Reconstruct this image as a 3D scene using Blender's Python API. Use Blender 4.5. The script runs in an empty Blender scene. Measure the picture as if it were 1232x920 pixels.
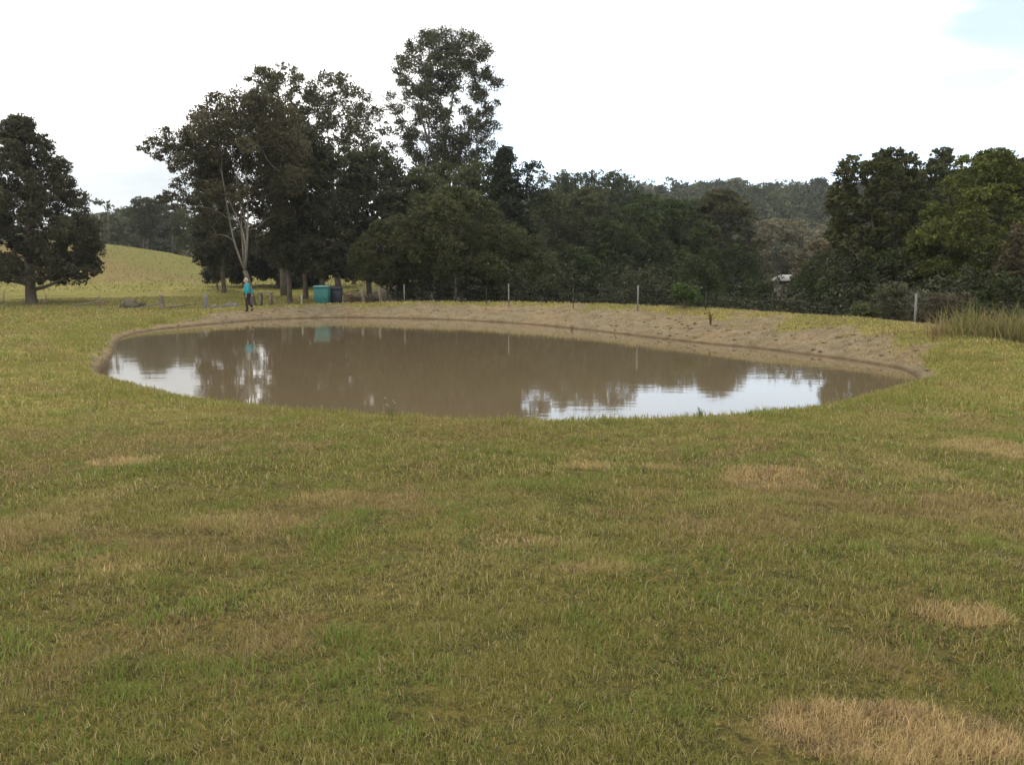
import bpy, math, random
import numpy as np
from mathutils import Vector
R = math.radians
rng = np.random.default_rng(7)
random.seed(7)
sc = bpy.context.scene
col = sc.collection

# ------------------------------------------------------------------ camera
F_PX, CX, CY, HORIZON = 1025.0, 616.0, 460.0, 330.0
CAM_Z = 1.6
PITCH = math.atan((CY - HORIZON) / F_PX)
cd = bpy.data.cameras.new('camera')
cam = bpy.data.objects.new('camera', cd); col.objects.link(cam)
cam.location = (0, 0, CAM_Z); cam.rotation_euler = (math.pi / 2 - PITCH, 0, 0)
cd.sensor_fit = 'HORIZONTAL'; cd.sensor_width = 36; cd.lens = 36 * F_PX / 1232.0
cd.clip_start = 0.05; cd.clip_end = 5000
sc.camera = cam

# ------------------------------------------------------------------ light
HAZE = 0.00018
SUN_EL, SUN_AZ = 48.0, -38.0          # azimuth measured from +Y (view direction) to the right
w = bpy.data.worlds.new("World"); sc.world = w; w.use_nodes = True
nt = w.node_tree; nt.nodes.clear()
N = nt.nodes.new; L = nt.links.new
out = N('ShaderNodeOutputWorld'); bg = N('ShaderNodeBackground'); bg.inputs[1].default_value = 0.1
sky = N('ShaderNodeTexSky'); sky.sky_type = 'NISHITA'; sky.sun_disc = False
sky.sun_elevation = R(SUN_EL); sky.sun_rotation = R(SUN_AZ)
tc = N('ShaderNodeTexCoord'); mp = N('ShaderNodeMapping'); mp.inputs['Scale'].default_value = (1.6, 1.6, 5.5)
mp.inputs['Location'].default_value = (0.35, 0.1, 0.2)
no = N('ShaderNodeTexNoise'); no.inputs['Scale'].default_value = 1.5; no.inputs['Detail'].default_value = 7; no.inputs['Roughness'].default_value = 0.55
rp = N('ShaderNodeValToRGB')
rp.color_ramp.elements[0].position = 0.30; rp.color_ramp.elements[0].color = (0.25, 0.25, 0.25, 1)
rp.color_ramp.elements[1].position = 0.47; rp.color_ramp.elements[1].color = (1, 1, 1, 1)
no2 = N('ShaderNodeTexNoise'); no2.inputs['Scale'].default_value = 2.6; no2.inputs['Detail'].default_value = 6
rp2 = N('ShaderNodeValToRGB')
rp2.color_ramp.elements[0].position = 0.30; rp2.color_ramp.elements[0].color = (7.9, 8.6, 9.1, 1)
rp2.color_ramp.elements[1].position = 0.50; rp2.color_ramp.elements[1].color = (21.0, 20.6, 19.9, 1)
mx = N('ShaderNodeMixRGB')
L(tc.outputs['Generated'], mp.inputs['Vector']); L(mp.outputs[0], no.inputs['Vector']); L(mp.outputs[0], no2.inputs['Vector'])
L(no.outputs[0], rp.inputs[0]); L(no2.outputs[0], rp2.inputs[0])
sk2 = N('ShaderNodeMixRGB'); sk2.blend_type = 'ADD'; sk2.inputs[0].default_value = 1.0; sk2.inputs[2].default_value = (5.5, 6.2, 6.8, 1)
L(sky.outputs[0], sk2.inputs[1])
L(rp.outputs[0], mx.inputs[0]); L(sk2.outputs[0], mx.inputs[1]); L(rp2.outputs[0], mx.inputs[2])
# three cloud features of this sky: grey bank low on the left, thin bluish cloud low on the right, pale blue break high on the right
sxy = N('ShaderNodeSeparateXYZ'); L(tc.outputs['Generated'], sxy.inputs[0])
def sm(op, a_, b_=None):
    m_ = N('ShaderNodeMath'); m_.operation = op
    for k, v in ((0, a_), (1, b_)):
        if v is None: continue
        if isinstance(v, (int, float)): m_.inputs[k].default_value = v
        else: L(v, m_.inputs[k])
    return m_.outputs[0]
azn = sm('MULTIPLY', sm('ARCTAN2', sxy.outputs['X'], sxy.outputs['Y']), 57.2958)
eln = sm('MULTIPLY', sm('ARCSINE', sxy.outputs['Z']), 57.2958)
nw = sm('SUBTRACT', no2.outputs[0], .5); nw1 = sm('SUBTRACT', no.outputs[0], .5)
azw = sm('ADD', azn, sm('MULTIPLY', nw, 22.0)); elw = sm('ADD', eln, sm('MULTIPLY', nw1, 9.0))
def band(v, a_, b_, c_, d_):
    o_ = []
    for lo, hi in ((a_, b_), (d_, c_)):
        m_ = N('ShaderNodeMapRange'); m_.interpolation_type = 'SMOOTHSTEP'; m_.inputs['From Min'].default_value = lo; m_.inputs['From Max'].default_value = hi
        L(v, m_.inputs['Value']); o_.append(m_.outputs[0])
    return sm('MULTIPLY', o_[0], o_[1])
cur = mx.outputs[0]
for (az4, el4, amt, cc) in (((-50, -38, -22, -12), (1.5, 4.2, 5.2, 10.5), .85, (7.8, 8.5, 8.9)), ((-8, 3, 26, 40), (1, 3, 11, 14.5), .9, (12.4, 15.0, 17.6)),
                            ((24.0, 30, 40, 60), (9.0, 13.0, 15.0, 19.0),   .9, (6.8, 8.8, 9.5)), ((23.2, 24.5, 27, 28.6), (8.7, 10.2, 10.6, 12.2), .62, (8.0, 9.4, 9.8))):
    f_ = sm('MULTIPLY', sm('MULTIPLY', band(azw, *az4), band(elw, *el4)), amt)
    q_ = N('ShaderNodeMixRGB'); L(f_, q_.inputs[0]); L(cur, q_.inputs[1]); q_.inputs[2].default_value = (*cc, 1); cur = q_.outputs[0]
L(cur, bg.inputs[0]); L(bg.outputs[0], out.inputs[0])
sd = bpy.data.lights.new('sun', 'SUN'); sd.energy = 1.9; sd.angle = R(14); sd.color = (1.0, 0.88, 0.70)
so = bpy.data.objects.new('sun', sd); col.objects.link(so)
az, el = R(SUN_AZ), R(SUN_EL)
dirv = Vector((math.sin(az) * math.cos(el), math.cos(az) * math.cos(el), math.sin(el)))
so.rotation_euler = dirv.to_track_quat('Z', 'Y').to_euler(); so.location = dirv * 60
vs = sc.view_settings
vs.view_transform = 'Standard'; vs.look = 'None'; vs.exposure = 0.0; vs.gamma = 1.0; vs.use_curve_mapping = False
sc.cycles.max_bounces = 5; sc.cycles.diffuse_bounces = 3; sc.cycles.transmission_bounces = 3; sc.cycles.glossy_bounces = 3
sc.cycles.transparent_max_bounces = 4; sc.cycles.caustics_reflective = False; sc.cycles.caustics_refractive = False

# ------------------------------------------------------------------ helpers
def ray(px, py):
    x = (px - CX) / F_PX; y = -(py - CY) / F_PX
    c, s = math.cos(PITCH), math.sin(PITCH)
    return np.array([x, c + y * s, -s + y * c])
def at_z(px, py, z):
    r = ray(px, py); t = (z - CAM_Z) / r[2]; return np.array([r[0] * t, r[1] * t, z])
def at_y(px, py, Y):
    r = ray(px, py); t = Y / r[1]; return np.array([r[0] * t, Y, CAM_Z + r[2] * t])
def smooth(a, b, x):
    t = np.clip((x - a) / (b - a), 0, 1); return t * t * (3 - 2 * t)
_tab = np.random.default_rng(3).random((256, 256))
def vnoise(x, y):
    xi = np.floor(x).astype(int); yi = np.floor(y).astype(int); fx = x - xi; fy = y - yi
    fx = fx * fx * (3 - 2 * fx); fy = fy * fy * (3 - 2 * fy)
    a = _tab[xi & 255, yi & 255]; b = _tab[(xi + 1) & 255, yi & 255]
    c = _tab[xi & 255, (yi + 1) & 255]; d = _tab[(xi + 1) & 255, (yi + 1) & 255]
    return (a * (1 - fx) + b * fx) * (1 - fy) + (c * (1 - fx) + d * fx) * fy
def fbm(x, y, o=4):
    v = 0; a = .5; t = 0
    for i in range(o):
        v = v + a * vnoise(x * 2 ** i + 17.3 * i, y * 2 ** i + 9.1 * i); t += a; a *= .5
    return v / t

def tagp(o, label=None, cat=None, group=None, kind=None):
    if label: o['label'] = label
    if cat: o['category'] = cat
    if group: o['group'] = group
    if kind: o['kind'] = kind
    return o
def link(name, me, parent=None, loc=None):
    o = bpy.data.objects.new(name, me); col.objects.link(o)
    if parent is not None: o.parent = parent
    if loc is not None: o.location = loc
    return o
def empty(name, loc, label=None, cat=None, group=None, rz=0):
    o = bpy.data.objects.new(name, None); col.objects.link(o); o.location = loc; o.rotation_euler = (0, 0, rz)
    o.empty_display_size = 0.3
    return tagp(o, label, cat, group)
def npmesh(name, V, faces, mat, cols=None, smooth_sh=False):
    """V (n,3); faces: list of int arrays (m,k); cols: (n,3) colour per vertex"""
    me = bpy.data.meshes.new(name)
    V = np.asarray(V, dtype=np.float32)
    if not isinstance(faces, list): faces = [faces]
    loops = np.concatenate([np.asarray(f, dtype=np.int32).ravel() for f in faces])
    sizes = np.concatenate([np.full(len(f), np.asarray(f).shape[1], dtype=np.int32) for f in faces])
    starts = np.concatenate([[0], np.cumsum(sizes)[:-1]]).astype(np.int32)
    me.vertices.add(len(V)); me.vertices.foreach_set('co', V.ravel())
    me.loops.add(len(loops)); me.loops.foreach_set('vertex_index', loops)
    me.polygons.add(len(sizes)); me.polygons.foreach_set('loop_start', starts); me.polygons.foreach_set('loop_total', sizes)
    if smooth_sh: me.polygons.foreach_set('use_smooth', np.ones(len(sizes), dtype=bool))
    me.update(calc_edges=True)
    if cols is not None:
        a = me.color_attributes.new('col', 'FLOAT_COLOR', 'POINT')
        c4 = np.ones((len(V), 4), dtype=np.float32); c4[:, :3] = cols
        a.data.foreach_set('color', c4.ravel())
    if mat: me.materials.append(mat)
    return me

class MB:
    """collects simple shapes into one mesh"""
    def __init__(s): s.V = []; s.F3 = []; s.F4 = []; s.n = 0
    def add(s, V, F):
        V = np.asarray(V, float); s.V.append(V)
        for f in F:
            f = [i + s.n for i in f]
            (s.F4 if len(f) == 4 else s.F3).append(f)
        s.n += len(V); return s
    def box(s, c, d, rz=0, taper=1.0, bev=0.0):
        cx, cy, cz = c; dx, dy, dz = d[0] / 2, d[1] / 2, d[2] / 2
        V = []
        if bev <= 0:
            for z, k in ((-dz, 1), (dz, taper)):
                for x, y in ((-dx, -dy), (dx, -dy), (dx, dy), (-dx, dy)): V.append((x * k, y * k, z))
            F = [(0, 3, 2, 1), (4, 5, 6, 7), (0, 1, 5, 4), (1, 2, 6, 5), (2, 3, 7, 6), (3, 0, 4, 7)]
        else:
            b = bev; lv = [(-dz, b, 1), (-dz + b, 0, 1), (dz - b, 0, taper), (dz, b, taper)]
            for z, ins, k in lv:
                ex, ey = dx * k - ins, dy * k - ins; q = b * .7
                for x, y in ((-ex + q, -ey), (ex - q, -ey), (ex, -ey + q), (ex, ey - q), (ex - q, ey), (-ex + q, ey), (-ex, ey - q), (-ex, -ey + q)):
                    V.append((x, y, z))
            F = []
            for l in range(3):
                for i in range(8):
                    j = (i + 1) % 8; F.append((l * 8 + i, l * 8 + j, l * 8 + 8 + j, l * 8 + 8 + i))
            for l, rev in ((0, True), (3, False)):
                b0 = l * 8; q = [(b0, b0 + 1, b0 + 2, b0 + 3), (b0, b0 + 3, b0 + 4, b0 + 7), (b0 + 4, b0 + 5, b0 + 6, b0 + 7)]
                F += [tuple(reversed(f)) for f in q] if rev else q
        V = np.array(V); c_, s_ = math.cos(rz), math.sin(rz)
        V = np.stack([V[:, 0] * c_ - V[:, 1] * s_ + cx, V[:, 0] * s_ + V[:, 1] * c_ + cy, V[:, 2] + cz], 1)
        return s.add(V, F)
    def tube(s, pts, rad, k=6, cap=True):
        pts = [np.asarray(p, float) for p in pts]; n = len(pts)
        if np.isscalar(rad): rad = [rad] * n
        V = []; up = np.array([0.13, 0.31, 0.94])
        for i, p in enumerate(pts):
            t = pts[min(i + 1, n - 1)] - pts[max(i - 1, 0)]; t = t / (np.linalg.norm(t) + 1e-9)
            a = np.cross(t, up if abs(t @ up) < .95 else np.array([1., 0, 0])); a /= np.linalg.norm(a); b = np.cross(t, a)
            if i and (a @ pa) < 0 and abs((a @ pa)) > .5: a, b = -a, -b
            pa = a
            for j in range(k):
                th = 2 * math.pi * j / k; V.append(p + rad[i] * (math.cos(th) * a + math.sin(th) * b))
        F = []
        for i in range(n - 1):
            for j in range(k):
                q = (j + 1) % k; F.append((i * k + j, i * k + q, (i + 1) * k + q, (i + 1) * k + j))
        if cap and k >= 4:
            V.append(pts[-1]); e = len(V) - 1
            for j in range(k): F.append(((n - 1) * k + j, (n - 1) * k + (j + 1) % k, e))
            V.append(pts[0]); e = len(V) - 1
            for j in range(k): F.append(((j + 1) % k, j, e))
        return s.add(V, F)
    def blob(s, c, r, n=(10, 7), rough=0.0, seed=0):
        rg = np.random.default_rng(seed); V = []; F = []; k, m = n
        ph = rg.random(6) * 6.28
        for i in range(m + 1):
            t = math.pi * i / m
            for j in range(k):
                u = 2 * math.pi * j / k
                d = np.array([math.sin(t) * math.cos(u), math.sin(t) * math.sin(u), math.cos(t)])
                q = 1 + rough * (math.sin(3 * d[0] + ph[0]) + math.sin(4 * d[1] + ph[1]) + math.sin(5 * d[2] + ph[2]) * .6 + .5 * math.sin(9 * d[0] * d[1] + ph[3]))
                V.append(np.array(c) + d * np.array(r) * q)
        for i in range(m):
            for j in range(k):
                F.append((i * k + j, (i + 1) * k + j, (i + 1) * k + (j + 1) % k, i * k + (j + 1) % k))
        return s.add(V, F)
    def mesh(s, name, mat, sm=False, cols=None):
        fs = []
        if s.F4: fs.append(np.array(s.F4))
        if s.F3: fs.append(np.array(s.F3))
        return npmesh(name, np.concatenate(s.V), fs, mat, cols, sm)
    def obj(s, name, mat, parent=None, loc=None, sm=False):
        return link(name, s.mesh(name, mat, sm), parent, loc)

# ------------------------------------------------------------------ materials
def mat(name, base, rough=0.8, spec=0.3, noise=None, bump=None, metallic=0.0):
    """base colour varied by an object-space noise"""
    m = bpy.data.materials.new(name); m.use_nodes = True; t = m.node_tree; b = t.nodes['Principled BSDF']
    b.inputs['Roughness'].default_value = rough; b.inputs['Specular IOR Level'].default_value = spec
    b.inputs['Metallic'].default_value = metallic
    b.inputs['Base Color'].default_value = (*base, 1)
    tcn = t.nodes.new('ShaderNodeTexCoord')
    if noise:
        sc_, col2 = noise
        n = t.nodes.new('ShaderNodeTexNoise'); n.inputs['Scale'].default_value = sc_; n.inputs['Detail'].default_value = 5
        r = t.nodes.new('ShaderNodeValToRGB'); r.color_ramp.elements[0].position = .35; r.color_ramp.elements[1].position = .65
        r.color_ramp.elements[0].color = (*base, 1); r.color_ramp.elements[1].color = (*col2, 1)
        t.links.new(tcn.outputs['Object'], n.inputs['Vector']); t.links.new(n.outputs[0], r.inputs[0]); t.links.new(r.outputs[0], b.inputs['Base Color'])
    if bump:
        n = t.nodes.new('ShaderNodeTexNoise'); n.inputs['Scale'].default_value = bump[0]; n.inputs['Detail'].default_value = 6
        bp = t.nodes.new('ShaderNodeBump'); bp.inputs['Strength'].default_value = bump[1]; bp.inputs['Distance'].default_value = bump[2]
        t.links.new(tcn.outputs['Object'], n.inputs['Vector']); t.links.new(n.outputs[0], bp.inputs['Height']); t.links.new(bp.outputs[0], b.inputs['Normal'])
    return m
def leafmat(name, trans=0.25, tint=(1, 1, 1)):
    m = bpy.data.materials.new(name); m.use_nodes = True; t = m.node_tree; t.nodes.clear()
    o = t.nodes.new('ShaderNodeOutputMaterial'); a = t.nodes.new('ShaderNodeAttribute'); a.attribute_name = 'col'
    d = t.nodes.new('ShaderNodeBsdfPrincipled'); d.inputs['Roughness'].default_value = .55; d.inputs['Specular IOR Level'].default_value = .12
    tr = t.nodes.new('ShaderNodeBsdfTranslucent'); mxx = t.nodes.new('ShaderNodeMixShader'); mxx.inputs[0].default_value = trans
    t.links.new(a.outputs['Color'], d.inputs['Base Color']); t.links.new(a.outputs['Color'], tr.inputs['Color'])
    t.links.new(d.outputs[0], mxx.inputs[1]); t.links.new(tr.outputs[0], mxx.inputs[2]); t.links.new(mxx.outputs[0], o.inputs[0])
    return m
M_leaf = leafmat('leaves'); M_grass = leafmat('grass_blades', .3)
M_bark_d = mat('bark_dark', (.075, .06, .045), .9, .1, (3.0, (.13, .11, .085)), (9, .6, .05))
M_bark_p = mat('bark_pale', (.11, .095, .075), .85, .1, (1.3, (.20, .18, .15)), (6, .3, .02))
M_bark_m = mat('bark_mid', (.085, .070, .052), .85, .1, (2.0, (.14, .12, .095)), (8, .4, .03))
t = M_bark_p.node_tree; bs = t.nodes['Principled BSDF']; lk = bs.inputs['Base Color'].links[0].from_socket
tcb = t.nodes.new('ShaderNodeTexCoord'); sxb = t.nodes.new('ShaderNodeSeparateXYZ'); t.links.new(tcb.outputs['Object'], sxb.inputs[0])
mr = t.nodes.new('ShaderNodeMapRange'); mr.inputs['From Min'].default_value = 1.0; mr.inputs['From Max'].default_value = 4.0; t.links.new(sxb.outputs['Z'], mr.inputs['Value'])
mb_ = t.nodes.new('ShaderNodeMixRGB'); mb_.inputs[1].default_value = (.10, .085, .065, 1); t.links.new(mr.outputs[0], mb_.inputs[0]); t.links.new(lk, mb_.inputs[2]); t.links.new(mb_.outputs[0], bs.inputs['Base Color'])
M_wood = mat('weathered_wood', (.13, .10, .07), .9, .1, (6, (.22, .19, .15)), (25, .5, .01))
M_wood_g = mat('grey_wood', (.13, .12, .11), .9, .1, (6, (.20, .19, .18)), (25, .5, .01))
M_steel = mat('galvanised_steel', (.13, .13, .12), .8, .1, (12, (.20, .20, .19)))
M_wire = mat('fence_wire', (.10, .095, .09), .8, .1)
M_stone = mat('stone', (.11, .10, .085), .9, .2, (3, (.24, .22, .20)), (12, .6, .03))

# ------------------------------------------------------------------ pond outline
WZ = -0.7
cp = []       # x, y, bank width, bank height
def shore(px, py, w_, h_):
    p = at_z(px, py, WZ); cp.append((p[0], p[1], w_, h_))
def lip(px, py, w_, h_):
    p = at_z(px, py, h_); d = np.array([0.0, 25.0]) - p[:2]
    if p[0] * 0 + 1: d = d * np.array([.55, 1.0])
    d /= np.linalg.norm(d); q = p[:2] + d * w_; cp.append((q[0], q[1], w_, h_))
shore(225, 393, 1.8, -.38); shore(196, 396, 1.5, -.42); shore(165, 401, 1.0, -.44); shore(148, 407, .9, -.45); shore(140, 416, .7, -.45); shore(136, 427, .6, -.45)
shore(127, 440, .7, -.45); shore(126, 452, .9, -.43)
for q in ((160, 474), (207, 482), (300, 492), (400, 500), (500, 506), (600, 509.5), (700, 509), (800, 506), (900, 501), (988, 495), (1050, 486), (1085, 477)):
    k = abs(q[0] - 616) / 480.
    lip(q[0], q[1], 1.5, -.33 - .08 * k * k)
shore(1099, 460, .8, -.40); shore(1092, 448, 1.2, -.30); shore(1069, 441, 2.2, -.12); shore(1005, 431, 3.4, .0); shore(942, 423, 4.0, .06)
shore(900, 418, 4.0, .09); shore(860, 414.5, 4.0, .12); shore(817, 410, 4.0, .15); shore(773, 405, 4.0, .17); shore(737, 400.5, 4, .16); shore(701, 396.5, 3.8, .15)
shore(635, 390, 3.6, .11); shore(580, 386.5, 3.5, .08); shore(536, 384.5, 3.4, .04); shore(456, 382.5, 3.3, 0.0); shore(404, 382, 3.0, -.11)
shore(334, 384, 2.6, -.2); shore(300, 386, 2.4, -.24); shore(260, 389.5, 2.0, -.32)
cp = np.array(cp)
OUT = []
n = len(cp)
for i in range(n):
    p0, p1, p2, p3 = cp[(i - 1) % n], cp[i], cp[(i + 1) % n], cp[(i + 2) % n]
    for t in np.linspace(0, 1, 8, endpoint=False):
        OUT.append(.5 * ((2 * p1) + (-p0 + p2) * t + (2 * p0 - 5 * p1 + 4 * p2 - p3) * t * t + (-p0 + 3 * p1 - 3 * p2 + p3) * t ** 3))
OUT = np.array(OUT)
OUT[:, :2] += .0
def pond_sd(x, y):
    """signed distance (outside +) and interpolated bank width / height"""
    A = OUT; B = np.roll(OUT, -1, 0)
    best = np.full(x.shape, 1e9); bw = np.zeros(x.shape); bh = np.zeros(x.shape); inside = np.zeros(x.shape, bool)
    for a, b in zip(A, B):
        dx, dy = b[0] - a[0], b[1] - a[1]; l2 = dx * dx + dy * dy + 1e-12
        t = np.clip(((x - a[0]) * dx + (y - a[1]) * dy) / l2, 0, 1)
        d = np.hypot(x - a[0] - t * dx, y - a[1] - t * dy)
        m = d < best; best = np.where(m, d, best)
        bw = np.where(m, a[2] + t * (b[2] - a[2]), bw); bh = np.where(m, a[3] + t * (b[3] - a[3]), bh)
        c = ((a[1] > y) != (b[1] > y)); 
        xi = a[0] + (y - a[1]) * dx / (dy if abs(dy) > 1e-12 else 1e-12)
        inside ^= c & (x < xi)
    return np.where(inside, -best, best), bw, bh

def base_h(x, y):
    b = -.30 * smooth(0, 11, y) - .17 * smooth(11, 24, y)
    b = b + .12 * smooth(3, 14, x) * smooth(12, 22, y)
    left = 1 - smooth(-16, 2, x)
    b = b + 1.1 * smooth(58, 100, y) * left
    b = b + 5.6 * smooth(84, 122, y) * (1 - smooth(-64, -30, x)) * (1 - .8 * smooth(128, 175, y)) * smooth(-260, -150, x)
    t = (y - 49 + 1.16 * (x + 6)) / 1.53
    b = b - 2.6 * smooth(1, 13, t) * smooth(-12, 2, x) * (1 - .0 * y)
    b = b - 1.6 * smooth(20, 55, t) * smooth(-6, 10, x)
    b = b + 30 * smooth(150, 340, y) * smooth(-90, 70, x) + 16 * smooth(190, 330, y) * (1 - smooth(-90, 70, x))
    b = b + (fbm(x * .6, y * .6) - .5) * .10 + (fbm(x * .06 + 9, y * .06) - .5) * .5 * smooth(55, 90, np.hypot(x, y))
    return b
def height(x, y, need=False):
    s, bw, bh = pond_sd(x, y)
    B = base_h(x, y)
    far = smooth(.5, 3, bw)
    bn = (fbm(x * 1.1 + 40, y * 1.1) - .5)
    up = WZ + (bh - WZ) * np.clip(s / bw, 0, 1) ** (.8)
    up = up + bn * .08 * smooth(.2, 1.2, s) * far + (fbm(x * 4, y * 4) - .5) * .03 * smooth(0.1, .5, s) * far
    # little undercut step where the water has eaten at the bank
    up = up + .05 * smooth(0, .12, s) * far
    Lb = 3.0 + 1.5 * far
    k = smooth(0, 1, (s - bw) / Lb)
    z = np.where(s > bw, bh * (1 - k) + B * k + bn * .08 * far * (1 - k) + (fbm(x * 4, y * 4) - .5) * .03 * far * (1 - k) + .05 * far * (1 - k), up)
    z = np.where(s <= 0, WZ - np.clip(-s * .5, 0, 1.6), z)
    z = z + (fbm(x * 1.7 + 5, y * 1.7) - .5) * .06 * smooth(.3, 2, s) + (vnoise(x * 2.9, y * 2.9) - .5) * .045 * smooth(.3, 2, s) * (1 - smooth(14, 30, y))
    return z, s, bw, bh

def axis(lo, flo, fhi, hi, step, grow=1.09):
    m = list(np.arange(flo, fhi + 1e-6, step)); a = []; s = step; v = m[-1]
    while v < hi: s *= grow; v += s; a.append(v)
    b = []; s = step; v = m[0]
    while v > lo: s *= grow; v -= s; b.append(v)
    return np.array(b[::-1] + m + a)
gx = axis(-900, -20, 19, 900, .25, 1.10); gy = axis(-120, -1, 52, 1600, .25, 1.08)
GX, GY = np.meshgrid(gx, gy)
GZ, GS, GW, GH = height(GX, GY)
def hz(x, y):
    """exact height of the ground mesh (bilinear)"""
    x = np.asarray(x, float); y = np.asarray(y, float)
    i = np.clip(np.searchsorted(gx, x) - 1, 0, len(gx) - 2); j = np.clip(np.searchsorted(gy, y) - 1, 0, len(gy) - 2)
    u = (x - gx[i]) / (gx[i + 1] - gx[i]); v = (y - gy[j]) / (gy[j + 1] - gy[j])
    return (GZ[j, i] * (1 - u) + GZ[j, i + 1] * u) * (1 - v) + (GZ[j + 1, i] * (1 - u) + GZ[j + 1, i + 1] * u) * v
def hs(x, y, G):
    i = np.clip(np.searchsorted(gx, x) - 1, 0, len(gx) - 2); j = np.clip(np.searchsorted(gy, y) - 1, 0, len(gy) - 2)
    u = (x - gx[i]) / (gx[i + 1] - gx[i]); v = (y - gy[j]) / (gy[j + 1] - gy[j])
    return (G[j, i] * (1 - u) + G[j, i + 1] * u) * (1 - v) + (G[j + 1, i] * (1 - u) + G[j + 1, i + 1] * u) * v

# dry patches seen in the photograph (px, py, half width px, half height px, strength)
PATCH = []
for px, py, a, b, st in ((1080, 905, 165, 44, 1.15), (925, 565, 58, 16, .9), (1155, 757, 50, 14, .7), (145, 546, 38, 7, .8), (705, 546, 30, 8, .6), (620, 655, 55, 14, .45),
                         (800, 550, 26, 7, .5), (395, 590, 60, 12, .5), (480, 592, 40, 8, .55), (1215, 530, 60, 16, .6), (300, 625, 80, 16, .4), (20, 640, 60, 60, .35),
                         (120, 690, 70, 14, .3), (720, 690, 60, 10, .4), (345, 800, 60, 14, .3), (1110, 560, 40, 30, .3), (1190, 620, 80, 40, .35)):
    c = at_z(px, py, -.15); e = at_z(px + a, py, -.15); f = at_z(px, py - b, -.15); g = at_z(px, py + b, -.15)
    PATCH.append((c[0], (f[1] + g[1]) / 2, abs(e[0] - c[0]), abs(f[1] - g[1]) / 2, st))
def dryness(x, y):
    d = (fbm(x * .35 + 3, y * .35 + 8, 5) - .5) * 1.7 + .30 + (fbm(x * 1.6 + 33, y * 1.6, 3) - .5) * .8
    st = np.zeros_like(d)
    for cx, cy, a, b, s in PATCH:
        q = ((x - cx) / a) ** 2 + ((y - cy) / b) ** 2 + (fbm(x * 2.3 + 1, y * 2.3, 4) - .5) * 1.3 + (fbm(x * 9 + 1, y * 9, 2) - .5) * .9
        st = np.maximum(st, s * (1 - smooth(.30, 1.55, q)))
    return np.clip(d, 0, 1) * .75, st
def soilmask(x, y, s, bw):
    far = smooth(1.2, 2.6, bw)
    n_ = (fbm(x * .9 + 2, y * .9 + 7, 4) - .5)
    lim = bw * (.80 - .30 * smooth(8, 12, x) + n_ * 1.0) * far + (1 - far) * .32 * (1 + 2 * n_)
    near = (y < 17.5) & (np.abs(x) < 8.3)
    lim = np.where(near, .25, lim)
    edge = .25 + 2.0 * far
    return np.clip(1 - smooth(-edge * .5, edge * .5, s - lim), 0, 1)
def c3(*a): return np.array(a)
GREEN, OLIVE, STRAW, TAN, BROWN = c3(.178, .180, .042), c3(.288, .246, .084), c3(.45, .37, .17), c3(.50, .36, .18), c3(.235, .175, .080)
def grasscol(dry, st, extra=None):
    dry = dry[:, None]; st = st[:, None]
    c = GREEN * (1 - dry) + OLIVE * dry
    c = c * (1 - np.clip(dry - .55, 0, 1)) + STRAW * np.clip(dry - .55, 0, 1)
    c = c * (1 - np.clip(st, 0, 1)) + TAN * np.clip(st, 0, 1)
    return c

# ------------------------------------------------------------------ ground
DRY, STW = dryness(GX.ravel(), GY.ravel())
SOIL = soilmask(GX.ravel(), GY.ravel(), GS.ravel(), GW.ravel())
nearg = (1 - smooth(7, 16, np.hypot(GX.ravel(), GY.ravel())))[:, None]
gc = grasscol(DRY, STW * .8) * (.86 - .42 * nearg)  # ground colour darkened near the camera as shade in the gaps between blades
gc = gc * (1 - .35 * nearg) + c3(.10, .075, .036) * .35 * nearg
# left hill and far field are paler and yellower, the valley floor darker
hl = (smooth(80, 105, GY.ravel()) * (1 - smooth(-40, -25, GX.ravel())))[:, None]
gn = fbm(GX.ravel() * .05, GY.ravel() * .05, 3)[:, None]
gc = gc * (1 - hl) + (c3(.135, .132, .038) * (1 - smooth(.42, .60, gn)) + c3(.165, .130, .056) * smooth(.42, .62, gn)) * hl
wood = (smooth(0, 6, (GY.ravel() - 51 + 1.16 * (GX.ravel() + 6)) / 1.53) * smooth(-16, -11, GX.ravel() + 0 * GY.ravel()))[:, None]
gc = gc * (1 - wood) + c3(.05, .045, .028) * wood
gm = bpy.data.materials.new('ground'); gm.use_nodes = True; t = gm.node_tree; b = t.nodes['Principled BSDF']
b.inputs['Roughness'].default_value = .95; b.inputs['Specular IOR Level'].default_value = .1
at = t.nodes.new('ShaderNodeAttribute'); at.attribute_name = 'col'
sa = t.nodes.new('ShaderNodeAttribute'); sa.attribute_name = 'soil'
geo = t.nodes.new('ShaderNodeNewGeometry')
def tnoise(scale, detail=6, rough=.6, vec=None):
    q = t.nodes.new('ShaderNodeTexNoise'); q.inputs['Scale'].default_value = scale; q.inputs['Detail'].default_value = detail; q.inputs['Roughness'].default_value = rough
    t.links.new(vec or geo.outputs['Position'], q.inputs['Vector']); return q
def tramp(src, stops):
    r = t.nodes.new('ShaderNodeValToRGB'); e = r.color_ramp.elements
    while len(e) < len(stops): e.new(.5)
    for k, (p, c) in enumerate(stops): e[k].position = p; e[k].color = (*c, 1) if len(c) == 3 else c
    t.links.new(src, r.inputs[0]); return r
def tmix(mode, fac, a_, b_):
    m_ = t.nodes.new('ShaderNodeMixRGB'); m_.blend_type = mode
    for k, v in ((0, fac), (1, a_), (2, b_)):
        if isinstance(v, (int, float)): m_.inputs[k].default_value = v
        elif isinstance(v, tuple): m_.inputs[k].default_value = (*v, 1)
        else: t.links.new(v, m_.inputs[k])
    return m_
n1 = tnoise(14); n2 = tnoise(55, 4); n3 = tnoise(2.2, 6); n4 = tnoise(.35, 5)
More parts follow.
